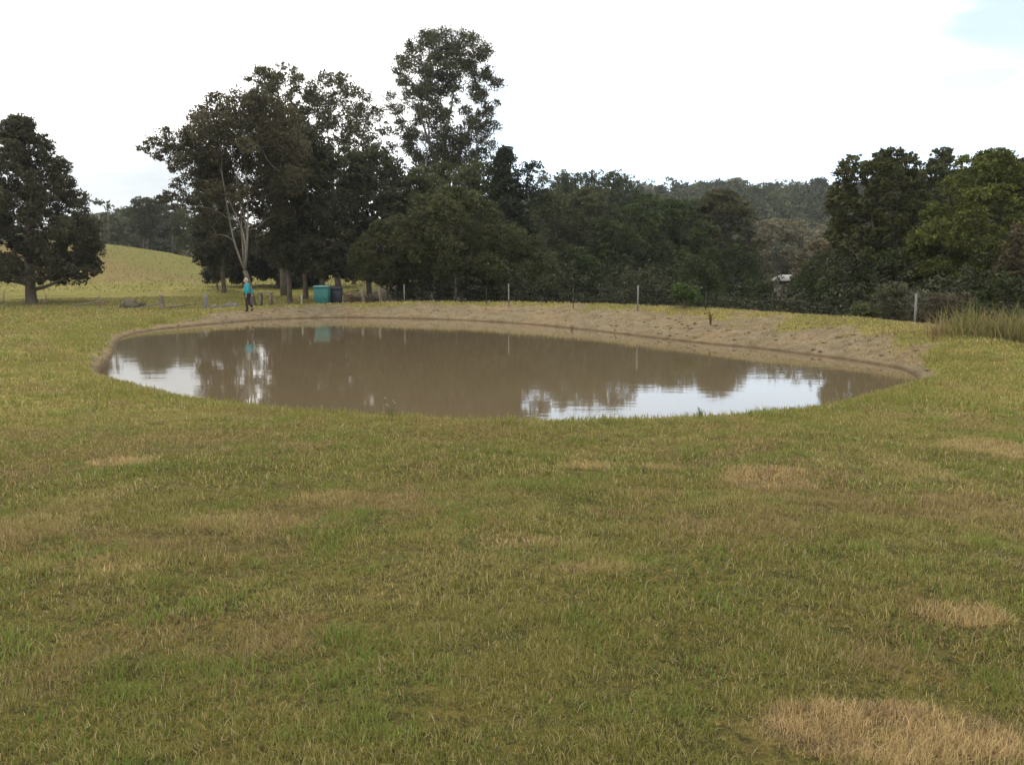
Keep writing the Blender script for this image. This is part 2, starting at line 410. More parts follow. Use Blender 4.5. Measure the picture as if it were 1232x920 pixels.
g1 = tramp(n1.outputs[0], [(.33, (.50, .50, .50)), (.5, (1, 1, 1)), (.68, (1.55, 1.45, 1.25))])
g2 = tramp(n2.outputs[0], [(.35, (.62, .62, .62)), (.65, (1.35, 1.3, 1.2))])
g3 = tramp(n3.outputs[0], [(.35, (.75, .82, .75)), (.65, (1.25, 1.15, 1.1))])
gmul = tmix('MULTIPLY', 1, tmix('MULTIPLY', 1, tmix('MULTIPLY', 1, at.outputs['Color'], g1.outputs[0]).outputs[0], g2.outputs[0]).outputs[0], g3.outputs[0])
s1 = tramp(n3.outputs[0], [(.3, (.142, .110, .067)), (.5, (.205, .161, .101)), (.7, (.26, .21, .138))])
s2 = tramp(n1.outputs[0], [(.35, (.7, .68, .65)), (.6, (1.12, 1.1, 1.08))])
s3 = tramp(n4.outputs[0], [(.4, (.9, .95, .95)), (.6, (1.05, 1.0, .93))])
smul = tmix('MULTIPLY', 1, tmix('MULTIPLY', 1, s1.outputs[0], s2.outputs[0]).outputs[0], s3.outputs[0])
sepn = t.nodes.new('ShaderNodeMath'); sepn.operation = 'ADD'
n5 = tnoise(5, 6, .7); mm = t.nodes.new('ShaderNodeMath'); mm.operation = 'MULTIPLY_ADD'; mm.inputs[1].default_value = 1.5; mm.inputs[2].default_value = -.75
t.links.new(n5.outputs[0], mm.inputs[0]); t.links.new(sa.outputs['Fac'], sepn.inputs[0]); t.links.new(mm.outputs[0], sepn.inputs[1])
sr = tramp(sepn.outputs[0], [(.38, (0, 0, 0)), (.62, (1, 1, 1))])
mixg = tmix('MIX', sr.outputs[0], gmul.outputs[0], smul.outputs[0])
# wet dark soil just above the water line
sx = t.nodes.new('ShaderNodeSeparateXYZ'); t.links.new(geo.outputs['Position'], sx.inputs[0])
wet = t.nodes.new('ShaderNodeMapRange'); wet.inputs['From Min'].default_value = WZ + .02; wet.inputs['From Max'].default_value = WZ + .08
t.links.new(sx.outputs['Z'], wet.inputs['Value'])
wet2 = tramp(wet.outputs[0], [(0, (.50, .46, .42)), (1, (1, 1, 1))])
wetm = tmix('MULTIPLY', 1, mixg.outputs[0], wet2.outputs[0])
near_ = t.nodes.new('ShaderNodeMath')
t.links.new(wetm.outputs[0], b.inputs['Base Color'])
bp = t.nodes.new('ShaderNodeBump'); bp.inputs['Strength'].default_value = .9; bp.inputs['Distance'].default_value = .09
hn = tmix('ADD', .5, n1.outputs[0], n2.outputs[0]); t.links.new(hn.outputs[0], bp.inputs['Height']); t.links.new(bp.outputs[0], b.inputs['Normal'])
nx_, ny_ = len(gx), len(gy)
idx = np.arange(nx_ * ny_).reshape(ny_, nx_)
Fq = np.stack([idx[:-1, :-1], idx[:-1, 1:], idx[1:, 1:], idx[1:, :-1]], -1).reshape(-1, 4)
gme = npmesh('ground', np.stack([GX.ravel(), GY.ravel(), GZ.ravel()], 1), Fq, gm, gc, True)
a_ = gme.attributes.new('soil', 'FLOAT', 'POINT'); a_.data.foreach_set('value', SOIL.astype(np.float32))
ground = tagp(link('ground', gme), kind='structure')

# ------------------------------------------------------------------ water
wm = bpy.data.materials.new('muddy_water'); wm.use_nodes = True; t = wm.node_tree; b = t.nodes['Principled BSDF']
b.inputs['Base Color'].default_value = (.118, .090, .053, 1); b.inputs['Roughness'].default_value = .035; b.inputs['IOR'].default_value = 1.33
b.inputs['Specular IOR Level'].default_value = .5
geo = t.nodes.new('ShaderNodeNewGeometry')
mpw = t.nodes.new('ShaderNodeMapping'); mpw.inputs['Scale'].default_value = (.8, 2.2, 1); t.links.new(geo.outputs['Position'], mpw.inputs[0])
w1 = tnoise(2.4, 3, .5, mpw.outputs[0]); w2 = tnoise(.5, 2, .5, mpw.outputs[0])
wmx = tmix('MULTIPLY', 1, w1.outputs[0], tramp(w2.outputs[0], [(.35, (.15, .15, .15)), (.65, (1, 1, 1))]).outputs[0])
bpw = t.nodes.new('ShaderNodeBump'); bpw.inputs['Strength'].default_value = .028; bpw.inputs['Distance'].default_value = .05
t.links.new(wmx.outputs[0], bpw.inputs['Height']); t.links.new(bpw.outputs[0], b.inputs['Normal'])
cen = OUT[:, :2].mean(0)
ow = OUT[:, :2] + (OUT[:, :2] - cen) / np.linalg.norm(OUT[:, :2] - cen, axis=1)[:, None] * .35
Vw = np.concatenate([[[cen[0], cen[1], WZ]], np.c_[ow, np.full(len(ow), WZ)]]); m_ = len(ow)
wme = npmesh('water', Vw, np.array([[0, 1 + i, 1 + (i + 1) % m_] for i in range(m_)]), wm)
tagp(link('water', wme), kind='structure')

# ------------------------------------------------------------------ grass blades (stuff)
def blades(x, y, hgt, wid, colr, lean=.6, seed=1, zoff=0.0, curl=1.0):
    """each blade: base pair, mid pair, tip -> quad + triangle"""
    rg = np.random.default_rng(seed); n = len(x); z = hz(x, y) - .006 + zoff
    th = rg.random(n) * 6.283; ld = rg.random(n) * 6.283
    ln = (rg.random(n) ** 1.0) * lean
    ux, uy = np.cos(th) * wid / 2, np.sin(th) * wid / 2
    lx, ly = np.cos(ld) * ln * hgt, np.sin(ld) * ln * hgt
    up = hgt * np.sqrt(np.clip(1 - (ln * .75) ** 2, .06, 1))
    V = np.empty((n, 5, 3), np.float32)
    V[:, 0] = np.stack([x - ux, y - uy, z], 1); V[:, 1] = np.stack([x + ux, y + uy, z], 1)
    V[:, 2] = np.stack([x + ux * .75 + lx * .35, y + uy * .75 + ly * .35, z + up * .6], 1)
    V[:, 3] = np.stack([x - ux * .75 + lx * .35, y - uy * .75 + ly * .35, z + up * .6], 1)
    V[:, 4] = np.stack([x + lx * curl, y + ly * curl, z + up], 1)
    i0 = (np.arange(n) * 5)[:, None]
    Q = i0 + np.array([[0, 1, 2, 3]]); T = i0 + np.array([[3, 2, 4]])
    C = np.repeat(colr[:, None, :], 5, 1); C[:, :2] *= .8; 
    return V.reshape(-1, 3), Q, T, C.reshape(-1, 3)
packs = []
def sample_flank(r0, r1, dens):
    n_ = int(R(64) * (r1 * r1 - r0 * r0) / 2 * 2 * dens / 2); rr = np.sqrt(rng.random(n_) * (r1 * r1 - r0 * r0) + r0 * r0); a = R(34.5) + rng.random(n_) * R(32); a *= np.where(rng.random(n_) < .5, -1, 1)
    return np.sin(a) * rr, np.cos(a) * rr
def sample_wedge(r0, r1, dens, half=35.0):
    area = R(half) * (r1 * r1 - r0 * r0)
    n_ = int(area * dens); rr = np.sqrt(rng.random(n_) * (r1 * r1 - r0 * r0) + r0 * r0); a = (rng.random(n_) * 2 - 1) * R(half)
    return np.sin(a) * rr, np.cos(a) * rr
def lawn(r0, r1, dens, h0, wd, seed, sampler=sample_wedge):
    x, y = sampler(r0, r1, dens)
    s = hs(x, y, GS); bw = hs(x, y, GW); so_ = soilmask(x, y, s, bw)
    t_ = (y - 49 + 1.16 * (x + 6)) / 1.53
    sp_ = .87 + .17 * (rng.random(len(x)) > .5) - .12 * smooth(.55, .7, fbm(x * 1.9 + 4, y * 1.9, 3))
    keep = (s > .12) & (rng.random(len(x)) > so_ * sp_) & ((t_ < 4) | (x < -14))
    cl = fbm(x * 5 + 11, y * 5, 3)                                   # clumpiness
    keep &= (rng.random(len(x)) < .50 + .9 * smooth(.35, .62, cl))
    x, y, cl, s, bw = x[keep], y[keep], cl[keep], s[keep], bw[keep]
    dry, st = dryness(x, y); n_ = len(x)
    c = grasscol(np.clip(dry + (rng.random(n_) - .5) * .8, 0, 1), np.clip(st, 0, 1) * (.55 + .6 * rng.random(n_)))
    dead = rng.random(n_) < (.16 + .25 * fbm(x * .8 + 70, y * .8, 3) ** 1.5 + .2 * smooth(1.5, 4, bw) * (s < bw + 3))
    c[dead] = (STRAW * .70 + BROWN * .25) * (.6 + .7 * rng.random(dead.sum()))[:, None]
    br = smooth(.50, .66, fbm(x * 1.1 + 20, y * 1.1 + 50, 5)) * .65
    bm = rng.random(n_) < br; c[bm] = BROWN * (.7 + .9 * rng.random(bm.sum()))[:, None]
    lush = .55 * smooth(.56, .72, fbm(x * 2.6 + 120, y * 2.6 + 3, 3)) * (1 - np.clip(st * 2, 0, 1)); lm = rng.random(n_) < lush
    c[lm] = c3(.150, .190, .042) * (.8 + .6 * rng.random(lm.sum()))[:, None]
    bk = (smooth(1.5, 3, bw) * (s < bw + 3.5) > .5) & (rng.random(n_) < .45); c[bk] = (STRAW * .45 + BROWN * .5) * (.7 + .5 * rng.random(bk.sum()))[:, None]
    c *= (.75 + .55 * rng.random(n_))[:, None]
    hh = h0 * (.5 + .9 * rng.random(n_)) * (.55 + 1.1 * cl) * (1 + .45 * np.clip(st, 0, 1) + .25 * lm)
    packs.append(blades(x, y, hh, wd * (.6 + .8 * rng.random(n_)), c, lean=1.3, seed=seed))
lawn(1.6, 4.2, 17000, .031, .0028, 11)
lawn(4.2, 7.5, 8000, .035, .0042, 12)
lawn(7.5, 13, 2600, .040, .0075, 13)
lawn(13, 24, 640, .056, .015, 14)
lawn(24, 42, 280, .062, .026, 15)
lawn(42, 75, 80, .08, .05, 16)
lawn(1.0, 5, 6500, .034, .0042, 41, sample_flank)
lawn(5, 11, 2200, .038, .008, 42, sample_flank)
lawn(11, 24, 480, .050, .017, 43, sample_flank)
lawn(24, 48, 90, .065, .04, 44, sample_flank)
lawn(.2, 1.6, 9000, .032, .004, 45)
# ragged taller grass overhanging the near lip and the left shore
k = rng.integers(0, len(OUT), 26000); off = rng.normal(1.1, .55, 26000)
tn = np.roll(OUT, -1, 0)[k, :2] - OUT[k, :2]; tl = np.linalg.norm(tn, axis=1) + 1e-6
u_ = rng.random(26000)[:, None]
nrm = np.stack([tn[:, 1], -tn[:, 0]], 1) / tl[:, None]
if pond_sd(np.array([OUT[5, 0] + nrm[k == 5][0, 0] * .3 if (k == 5).any() else 0.]), np.array([OUT[5, 1] + nrm[k == 5][0, 1] * .3 if (k == 5).any() else 0.]))[0][0] < 0: nrm = -nrm
px_ = OUT[k, :2] + tn * u_ + nrm * off[:, None]
x, y = px_[:, 0], px_[:, 1]; kp = (OUT[k, 2] < 2.1) & (off > .25) & ((y < 17) | (off > .5)); x, y = x[kp], y[kp]
cl = fbm(x * 2.2, y * 2.2, 3); kp = rng.random(len(x)) < smooth(.35, .6, cl) * .9 + .15; x, y, cl = x[kp], y[kp], cl[kp]
dry, st = dryness(x, y)
c = grasscol(np.clip(dry * .7 + (rng.random(len(x)) - .5) * .5, 0, 1), st * .3) * (.8 + .5 * rng.random(len(x)))[:, None]
packs.append(blades(x, y, (.05 + .09 * rng.random(len(x))) * (.5 + cl), .010 * (.7 + rng.random(len(x))), c, lean=.8, seed=21))
for r0_, r1_, dn, hh0, ww in ((1.7, 5, 12000, .044, .0032), (5, 16, 1800, .044, .007)):
    x, y = sample_wedge(r0_, r1_, dn); dry, st = dryness(x, y); kp = (st > .2) & (rng.random(len(x)) < st ** 2 * 1.5 * smooth(.25, .60, fbm(x * 3.1 + 7, y * 3.1, 4))); x, y, st = x[kp], y[kp], st[kp]
    c = c3(.52, .38, .20) * (.45 + .65 * rng.random(len(x)))[:, None] * (.35 + 1.2 * fbm(x * 7, y * 7, 3))[:, None]
    packs.append(blades(x, y, hh0 * (.4 + 1.2 * rng.random(len(x)) * fbm(x * 6, y * 6, 2) * 1.6), ww * (.6 + .8 * rng.random(len(x))), c, lean=1.25, seed=int(dn)))
x, y = sample_wedge(1.8, 9, 450); cm = fbm(x * 1.4 + 60, y * 1.4 + 31, 4); kp = cm > .60; x, y = x[kp], y[kp]
dry, st = dryness(x, y); kp = st < .4; x, y = x[kp], y[kp]
c = c3(.115, .155, .034) * (.7 + .7 * rng.random(len(x)))[:, None]
packs.append(blades(x, y, .022 + .025 * rng.random(len(x)), .010 + .010 * rng.random(len(x)), c, lean=1.25, seed=77))
# dry stalks lying on the turf
x, y = sample_wedge(1.8, 14, 90); kp = rng.random(len(x)) < .2 + .8 * smooth(.45, .6, fbm(x * .8, y * .8, 3)); x, y = x[kp], y[kp]
packs.append(blades(x, y, .035 + .05 * rng.random(len(x)), .0022 + .0015 * rng.random(len(x)), c3(.40, .33, .19) * (.5 + .6 * rng.random(len(x)))[:, None], lean=1.33, seed=78, zoff=.012))
def join_blades(packs, name):
    V = []; Q = []; T = []; C = []; n0 = 0
    for v, q, t_, c in packs: V.append(v); Q.append(q + n0); T.append(t_ + n0); C.append(c); n0 += len(v)
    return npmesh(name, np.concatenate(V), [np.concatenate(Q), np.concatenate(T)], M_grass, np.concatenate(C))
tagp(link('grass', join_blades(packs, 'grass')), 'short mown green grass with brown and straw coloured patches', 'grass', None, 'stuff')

# hill grass, rougher and paler
n_ = 14000; x = -130 + rng.random(n_) * 115; y = 76 + rng.random(n_) * 52
kp = (np.abs(x / y) < .72); x, y = x[kp], y[kp]; g_ = fbm(x * .05, y * .05, 3)[:, None]; q_ = smooth(.42, .62, g_)
c = (c3(.16, .16, .044) * (1 - q_) + c3(.21, .165, .07) * q_) * (.60 + .35 * rng.random(len(x)))[:, None]
tagp(link('hill_grass', join_blades([blades(x, y, .08 + .18 * rng.random(len(x)) * (.3 + g_[:, 0]), np.full(len(x), .07), c, .9, 31)], 'hill_grass')),
     'rough pale yellow green pasture grass covering the low hill', 'grass', None, 'stuff')

# tall rank grass at the right end of the bank
packs = []
for cx_, cy_, sx_, sy_, hh, nb, dr in ((12.5, 22.8, .7, .6, .85, 1300, .3), (11.8, 23.4, .4, .4, .6, 350, .8), (13.7, 22.5, .9, .7, 1.0, 1700, .4), (15.1, 21.6, 1.0, .8, .7, 900, .2), (15.5, 23.0, 1.2, .7, 1.0, 1100, .5), (10.9, 24.6, .5, .3, .35, 160, .6)):
    nb = int(nb * .45); x = rng.normal(cx_, sx_ * .7, nb); y = rng.normal(cy_, sy_ * .6, nb)
    q = np.clip(rng.normal(dr + .2, .3, nb), 0, 1)[:, None]
    c = (c3(.13, .17, .035) * (1 - q) + c3(.28, .20, .10) * q) * (.6 + .7 * rng.random(nb))[:, None]
    packs.append(blades(x, y, hh * (.25 + .95 * rng.random(nb) ** 1.3) * (.6 + .9 * fbm(x * 2.1, y * 2.1, 3)), .012 + .012 * rng.random(nb), c, 1.05, int(nb)))
tagp(link('tall_grass', join_blades(packs, 'tall_grass')), 'tall seeding grass in rank clumps at the right end of the bank', 'grass', None, 'stuff')

# clods of earth scattered over the bank face
m = MB(); rg = np.random.default_rng(8); cnt = 0
while cnt < 900:
    k_ = rg.integers(0, len(OUT)); o_ = OUT[k_]
    if o_[2] < 1.9: continue
    x_ = o_[0] + rg.normal() * 2.2; y_ = o_[1] + rg.normal() * 2.2; s_ = float(hs(np.array([x_]), np.array([y_]), GS)[0]); b_ = float(hs(np.array([x_]), np.array([y_]), GW)[0])
    cnt += 1
    if s_ < .12 or s_ > b_ * .95: continue
    r_ = .018 + .05 * rg.random() ** 3; m.blob((x_, y_, float(hz(x_, y_)) + r_ * .2), (r_ * (1 + rg.random()), r_ * (1 + .6 * rg.random()), r_ * .7), (7, 5), .12, cnt)
tagp(m.obj('soil_clods', mat('clods', (.10, .072, .044), .95, .1, (5, (.20, .15, .10)), (30, .5, .01)), None, sm=True), 'small clods of earth scattered over the bare bank', 'soil', None, 'stuff')
# ------------------------------------------------------------------ trees
def crown_cloud(lobes, nclu, nleaf, ls, colr, colr2, rg, cl_r=.32, up_bias=.25, shell=.55, droop=0.0):
    """lobes (n,4 : x,y,z,r) -> leaf quads"""
    lb = np.array(lobes); nl = len(lb)
    vol = lb[:, 3] ** 2; cnt = np.maximum(3, (nclu * vol / vol.sum()).astype(int))
    li = np.repeat(np.arange(nl), cnt); m = len(li)
    d = rg.normal(size=(m, 3)); d[:, 2] += up_bias; d /= np.linalg.norm(d, axis=1)[:, None]
    rad = shell + (1 - shell) * rg.random(m) ** .7
    cpos = lb[li, :3] + d * (lb[li, 3] * rad)[:, None] * np.array([1, 1, .8])
    ccol = rg.normal(1, .16, m) * rg.normal(1, .12, nl)[li]; cmix = np.clip(rg.normal(.35, .25, m) + (rg.random(nl)[li] - .5) * .5, 0, 1)
    ci = np.repeat(np.arange(m), nleaf); n = len(ci)
    dd = rg.normal(size=(n, 3)); dd /= np.linalg.norm(dd, axis=1)[:, None]; crr = (lb[li, 3] * cl_r * (.45 + .55 * rg.random(m)))[ci]
    p = cpos[ci] + dd * (crr * rg.random(n) ** .45)[:, None] * np.array([1, 1, .7])
    a = rg.normal(size=(n, 3)); a[:, 2] -= droop; a /= np.linalg.norm(a, axis=1)[:, None]
    b = np.cross(a, rg.normal(size=(n, 3))); b /= np.linalg.norm(b, axis=1)[:, None] + 1e-9
    L_ = (ls * (.6 + .8 * rg.random(n)))[:, None]
    V = np.stack([p - a * L_ * .5, p + b * L_ * .24, p + a * L_ * .5, p - b * L_ * .24], 1)
    c = .86 * (np.array(colr) * (1 - cmix[ci])[:, None] + np.array(colr2) * cmix[ci][:, None]) * np.clip(ccol[ci] * rg.normal(1, .15, n), .4, 1.8)[:, None]
    return V, np.repeat(c[:, None, :], 4, 1), cpos
def make_lobes(H, cb, prof, R_, n, lr, rg, lean=(0, 0), hollow=.0, fill=.85):
    """lobes spread evenly over the crown's envelope (golden angle) plus some inside"""
    pr = np.array(prof); Hc = H * (1 - cb); out_ = []
    if n is None: n = int(min(230, fill * 2 * Hc / (R_ * lr * lr) * .9))
    tt = np.linspace(0, 1, 200); rr = np.interp(tt, pr[:, 0], pr[:, 1]); cum = np.cumsum(rr + .12); cum /= cum[-1]
    ns = int(n * .72); a0 = rg.random() * 6.283
    for i in range(n):
        if i < ns: t_ = float(np.interp((i + .5) / ns, cum, tt)); q = 1.0 + rg.normal() * .07
        else: t_ = float(np.interp(rg.random(), cum, tt)); q = math.sqrt(rg.random()) * .75
        t_ = min(1, max(0, t_ + rg.normal() * .02)); re = np.interp(t_, pr[:, 0], pr[:, 1]) * R_
        r0 = lr * R_ * (.65 + .7 * rg.random()); an = a0 + i * 2.39996 + rg.normal() * .15
        rad_ = max(0.05 * R_, (re - r0 * .75)) * q
        if i >= ns and rad_ < hollow * re * .6: rad_ = hollow * re * .6
        z = H * cb + t_ * Hc; z = min(max(z, H * cb + r0 * .3), H - r0 * .8)
        out_.append((rad_ * math.cos(an) + lean[0] * t_, rad_ * math.sin(an) + lean[1] * t_, z, r0))
    return out_
def build_skeleton(H, cb, lobes, tr, rg, forks=1, spread=.12, fork_h=.12, top=.82, k=7, wob=.02, twigs=None):
    mb = MB(); nodes = []   # (pos, radius)
    lb = np.array(lobes); cxy = lb[:, :2].mean(0)
    def path(p0, p1, r0, r1, seg, wobble, sag=0.0):
        pts = []; rr = []
        off1 = rg.normal(size=3) * wobble; off2 = rg.normal(size=3) * wobble * .5
        for i in range(seg + 1):
            t_ = i / seg; p = p0 * (1 - t_) + p1 * t_ + off1 * math.sin(t_ * math.pi) + off2 * math.sin(t_ * math.pi * 2)
            p[2] += sag * math.sin(t_ * math.pi); pts.append(p); rr.append(r0 * (1 - t_) + r1 * t_)
        return pts, rr
    base = np.array([0., 0, -.35]); fk = np.array([rg.normal() * wob * H, rg.normal() * wob * H, H * fork_h if forks > 1 else H * cb * .95])
    pts, rr = path(base, fk, tr, tr * .75, 6, wob * H * .3)
    rr = list(rr); rr[0] = tr * 1.5; rr[1] = tr * 1.12
    mb.tube(pts, rr, k + 2); nodes += [(p, r) for p, r in zip(pts[4:], rr[4:])]
    for i in range(forks):
        an = 6.283 * i / forks + rg.random() * .8; sp = spread * H * (.5 + rg.random()) if forks > 1 else spread * H * .3
        e = np.array([cxy[0] + math.cos(an) * sp, cxy[1] + math.sin(an) * sp, H * (top - .12 * rg.random() * (forks > 1))])
        r0 = tr * .75 if forks == 1 else tr * .75 / math.sqrt(forks) * 1.15
        pts, rr = path(fk, e, r0, r0 * .18, 9, wob * H, 0)
        mb.tube(pts, rr, k); nodes += [(p, r) for p, r in zip(pts, rr)]
    order = sorted(range(len(lobes)), key=lambda i: lobes[i][2])
    for i in order:
        c = np.array(lobes[i][:3]); P = np.array([n_[0] for n_ in nodes]); rad_ = np.array([n_[1] for n_ in nodes])
        dv = c - P; dist = np.linalg.norm(dv, axis=1); cost = dist + 1.2 * np.clip(.35 * dist - dv[:, 2], 0, None) + (rad_ < .02) * 3
        j = int(np.argmin(cost)); r0 = min(rad_[j] * .62, .10 + .02 * dist[j])
        if dist[j] < .3: continue
        pts, rr = path(P[j], c, max(r0, .025), .016, 5, dist[j] * .07, dist[j] * .06)
        mb.tube(pts, rr, 5, cap=False); nodes += [(p, r) for p, r in zip(pts[2:], rr[2:])]
    if twigs is not None:
        P = lb[:, :3]
        for q in twigs:
            j = int(np.argmin(((P - q) ** 2).sum(1))); d = q - P[j]
            mb.tube([P[j] + d * .1, P[j] + d * .55 + rg.normal(size=3) * .08, q], [.022, .015, .008], 3, cap=False)
    return mb
PROF_DOME = [(0, .35), (.15, .75), (.4, 1), (.65, .9), (.85, .6), (1, .2)]
PROF_CONE = [(0, .55), (.1, .95), (.25, 1), (.5, .85), (.75, .55), (.92, .28), (1, .08)]
PROF_FLAT = [(0, .25), (.3, .6), (.6, .95), (.8, 1), (.95, .6), (1, .25)]
PROF_COL = [(0, .75), (.2, 1), (.6, .9), (.85, .65), (1, .35)]
PROF_SKIRT = [(0, 1), (.3, 1), (.6, .85), (.85, .55), (1, .2)]
PROF_LONE = [(0, .85), (.2, 1), (.45, .84), (.7, .56), (.88, .30), (1, .04)]
def tree(kind, label, px, Y, top, base_py=None, width=None, prof=PROF_DOME, cb=.3, nl=26, lr=.3, clus=650, nleaf=18, ls=.2, c1=(.04, .055, .02), c2=(.07, .085, .03),
         bark=None, forks=1, spread=.12, fork_h=.12, tr=.22, seed=1, hollow=.3, shell=.5, cl_r=.32, lean=0.0, twg=0, extra=None, group=None, wob=.02, droop=0.0, zb=None, up=.25, topf=.82, cat='tree', fill=.85):
    """top: photo y of the top; width: crown width in photo pixels at distance Y"""
    rg = np.random.default_rng(seed)
    X = at_y(px, 330, Y)[0]; g = float(hz(X, Y)) if zb is None else zb
    T = at_y(px, top, Y)[2]; H = T - g; Rr = width / 2 / F_PX * Y
    lobes = make_lobes(H, cb, prof, Rr, None if nl > 12 else nl, lr, rg, lean=(lean, 0), hollow=hollow, fill=fill)
    if extra:
        for ex_ in extra:            # extra lobes given in photo pixels
            ex, ey, er = ex_[:3]; dy = (rg.normal() * Rr * .3 if len(ex_) < 4 else ex_[3] * Rr); p = at_y(ex, ey, Y + dy); lobes.append((p[0] - X, dy, p[2] - g, er / F_PX * Y))
    V, C, cpos = crown_cloud(lobes, int(clus * 1.5), nleaf, ls, c1, c2, rg, cl_r, up, shell, droop)
    tw = cpos[rg.permutation(len(cpos))[:twg]] if twg else None
    o = empty(kind, (X, Y, g), label, cat, group)
    mb = build_skeleton(H, cb, lobes, tr, rg, forks, spread, fork_h, topf, wob=wob, twigs=tw)
    mb.obj('trunk', bark or M_bark_d, o, sm=True)
    n = len(V)
    link('crown', npmesh('crown', V.reshape(-1, 3), np.arange(n * 4).reshape(-1, 4), M_leaf, C.reshape(-1, 3)), o)
    return o
def copytree(src, label, px, Y, top, group=None, rz=0.0, kind=None, sxy=1.0, zb=None):
    o = src.copy(); col.objects.link(o); X = at_y(px, 330, Y)[0]; g = float(hz(X, Y)) if zb is None else zb
    o.name = kind or src.name.split('.')[0]
    H = at_y(px, top, Y)[2] - g; src_h = src['h_m']; s = H / src_h
    o.location = (X, Y, g); o.scale = (s * sxy, s * sxy, s); o.rotation_euler = (0, 0, rz)
    o['label'] = label
    if group: o['group'] = group
    elif 'group' in o: del o['group']
    for ch in src.children:
        c = ch.copy(); col.objects.link(c); c.parent = o
    return o
def hm(o):  # remember the height for copies
    o['h_m'] = max(v.co.z for c in o.children for v in c.data.vertices); return o

DG, DG2 = (.040, .058, .022), (.072, .092, .030)       # dark green
GO, GO2 = (.066, .070, .032), (.110, .108, .050)       # grey olive gum
BR, BR2 = (.085, .068, .036), (.125, .100, .052)       # brownish
BG, BG2 = (.085, .105, .022), (.150, .155, .036)       # bright yellow green
AC, AC2 = (.060, .068, .026), (.098, .102, .038)       # olive acacia

# 1 lone paddock tree at the left
t_lone = tree('paddock_tree', 'dense conical dark tree standing alone in the left paddock', 36, 60, 138, width=166, prof=PROF_LONE, cb=.13, nl=190, lr=.155, clus=4800, nleaf=15, ls=.19,
     c1=(.052, .050, .027), c2=(.085, .082, .040), bark=M_bark_m, tr=.42, seed=3, hollow=.35, shell=.35, cl_r=.42, wob=.008, topf=.9)
# 2 spreading pale-limbed gum behind the person
t_gum = tree('gum_tree', 'spreading gum with pale forking limbs behind the walking person', 304, 56, 110, width=150, prof=PROF_DOME, cb=.42, nl=12, lr=.24, clus=2300, nleaf=15, ls=.19,
     c1=(.066, .064, .034), c2=(.115, .098, .052), bark=M_bark_p, forks=5, spread=.055, fork_h=.17, tr=.20, seed=12, hollow=.25, shell=.3, cl_r=.5, twg=260, wob=.015, up=.1,
     extra=[(172, 178, 8), (185, 172, 12), (200, 165, 14), (188, 188, 10), (205, 185, 15), (220, 172, 18), (212, 200, 12), (228, 195, 19), (235, 160, 19), (240, 140, 15), (262, 127, 18), (285, 124, 19), (305, 120, 15), (325, 128, 18), (345, 142, 20),
            (250, 160, 22), (275, 150, 23), (300, 150, 23), (325, 160, 23), (350, 175, 22), (235, 215, 16), (255, 195, 22), (280, 185, 23, .4), (305, 190, 23, .5), (330, 200, 23), (215, 222, 11), (205, 240, 13), (225, 240, 14), (250, 235, 18, .3), (275, 225, 20, .6), (300, 225, 16, .7),
            (325, 235, 20, .4), (345, 220, 22), (195, 240, 8), (250, 262, 16, .4), (270, 255, 16, .7), (340, 260, 20, .5), (262, 285, 11, .5)] + [(x_, y_, 20, .5) for x_, y_ in ((232, 180), (262, 165), (288, 170), (315, 175), (340, 165), (290, 145), (270, 205), (300, 205), (330, 220), (250, 215), (318, 145), (245, 185))])
# 3 tall airy gums above it
t_tall2 = tree('gum_tree', 'tall airy gum rising behind the pale limbed gum', 342, 74, 79, width=78, prof=[(0, .5), (.4, .9), (.7, 1), (.9, .9), (1, .6)], cb=.5, nl=60, lr=.22, fill=.85, clus=1500, nleaf=10, ls=.20, c1=GO, c2=GO2,
     bark=M_bark_m, forks=2, spread=.08, fork_h=.4, tr=.26, seed=22, hollow=.2, shell=.2, cl_r=.5, twg=120)
t_tall3 = tree('gum_tree', 'see-through gum with fine twigs between the two tallest crowns', 408, 76, 86, width=112, prof=PROF_DOME, cb=.42, nl=95, lr=.18, fill=.8, clus=2300, nleaf=9, ls=.20, c1=(.06, .062, .034), c2=GO2,
     bark=M_bark_m, forks=3, spread=.10, fork_h=.35, tr=.27, seed=23, hollow=.35, shell=.2, cl_r=.45, twg=200, extra=[(455, 140, 14), (465, 158, 12), (448, 175, 14), (440, 120, 12), (380, 110, 16), (395, 150, 14), (470, 180, 12)])
# 4 tallest gum
t_big = tree('gum_tree', 'tallest gum of all with an open domed crown above the wood', 537, 88, 38, width=126, prof=[(0, .62), (.25, .92), (.5, 1), (.72, .96), (.88, .82), (1, .5)], cb=.50, nl=170, lr=.16, fill=.95, clus=4600, nleaf=10, ls=.21,
     c1=(.055, .062, .030), c2=(.10, .10, .048), bark=M_bark_p, forks=4, spread=.10, fork_h=.44, tr=.55, seed=34, hollow=.3, shell=.15, cl_r=.62, twg=220, wob=.012,
     extra=[(598, 152, 9), (592, 175, 10), (583, 190, 9), (488, 175, 9), (494, 160, 11), (600, 100, 11)])
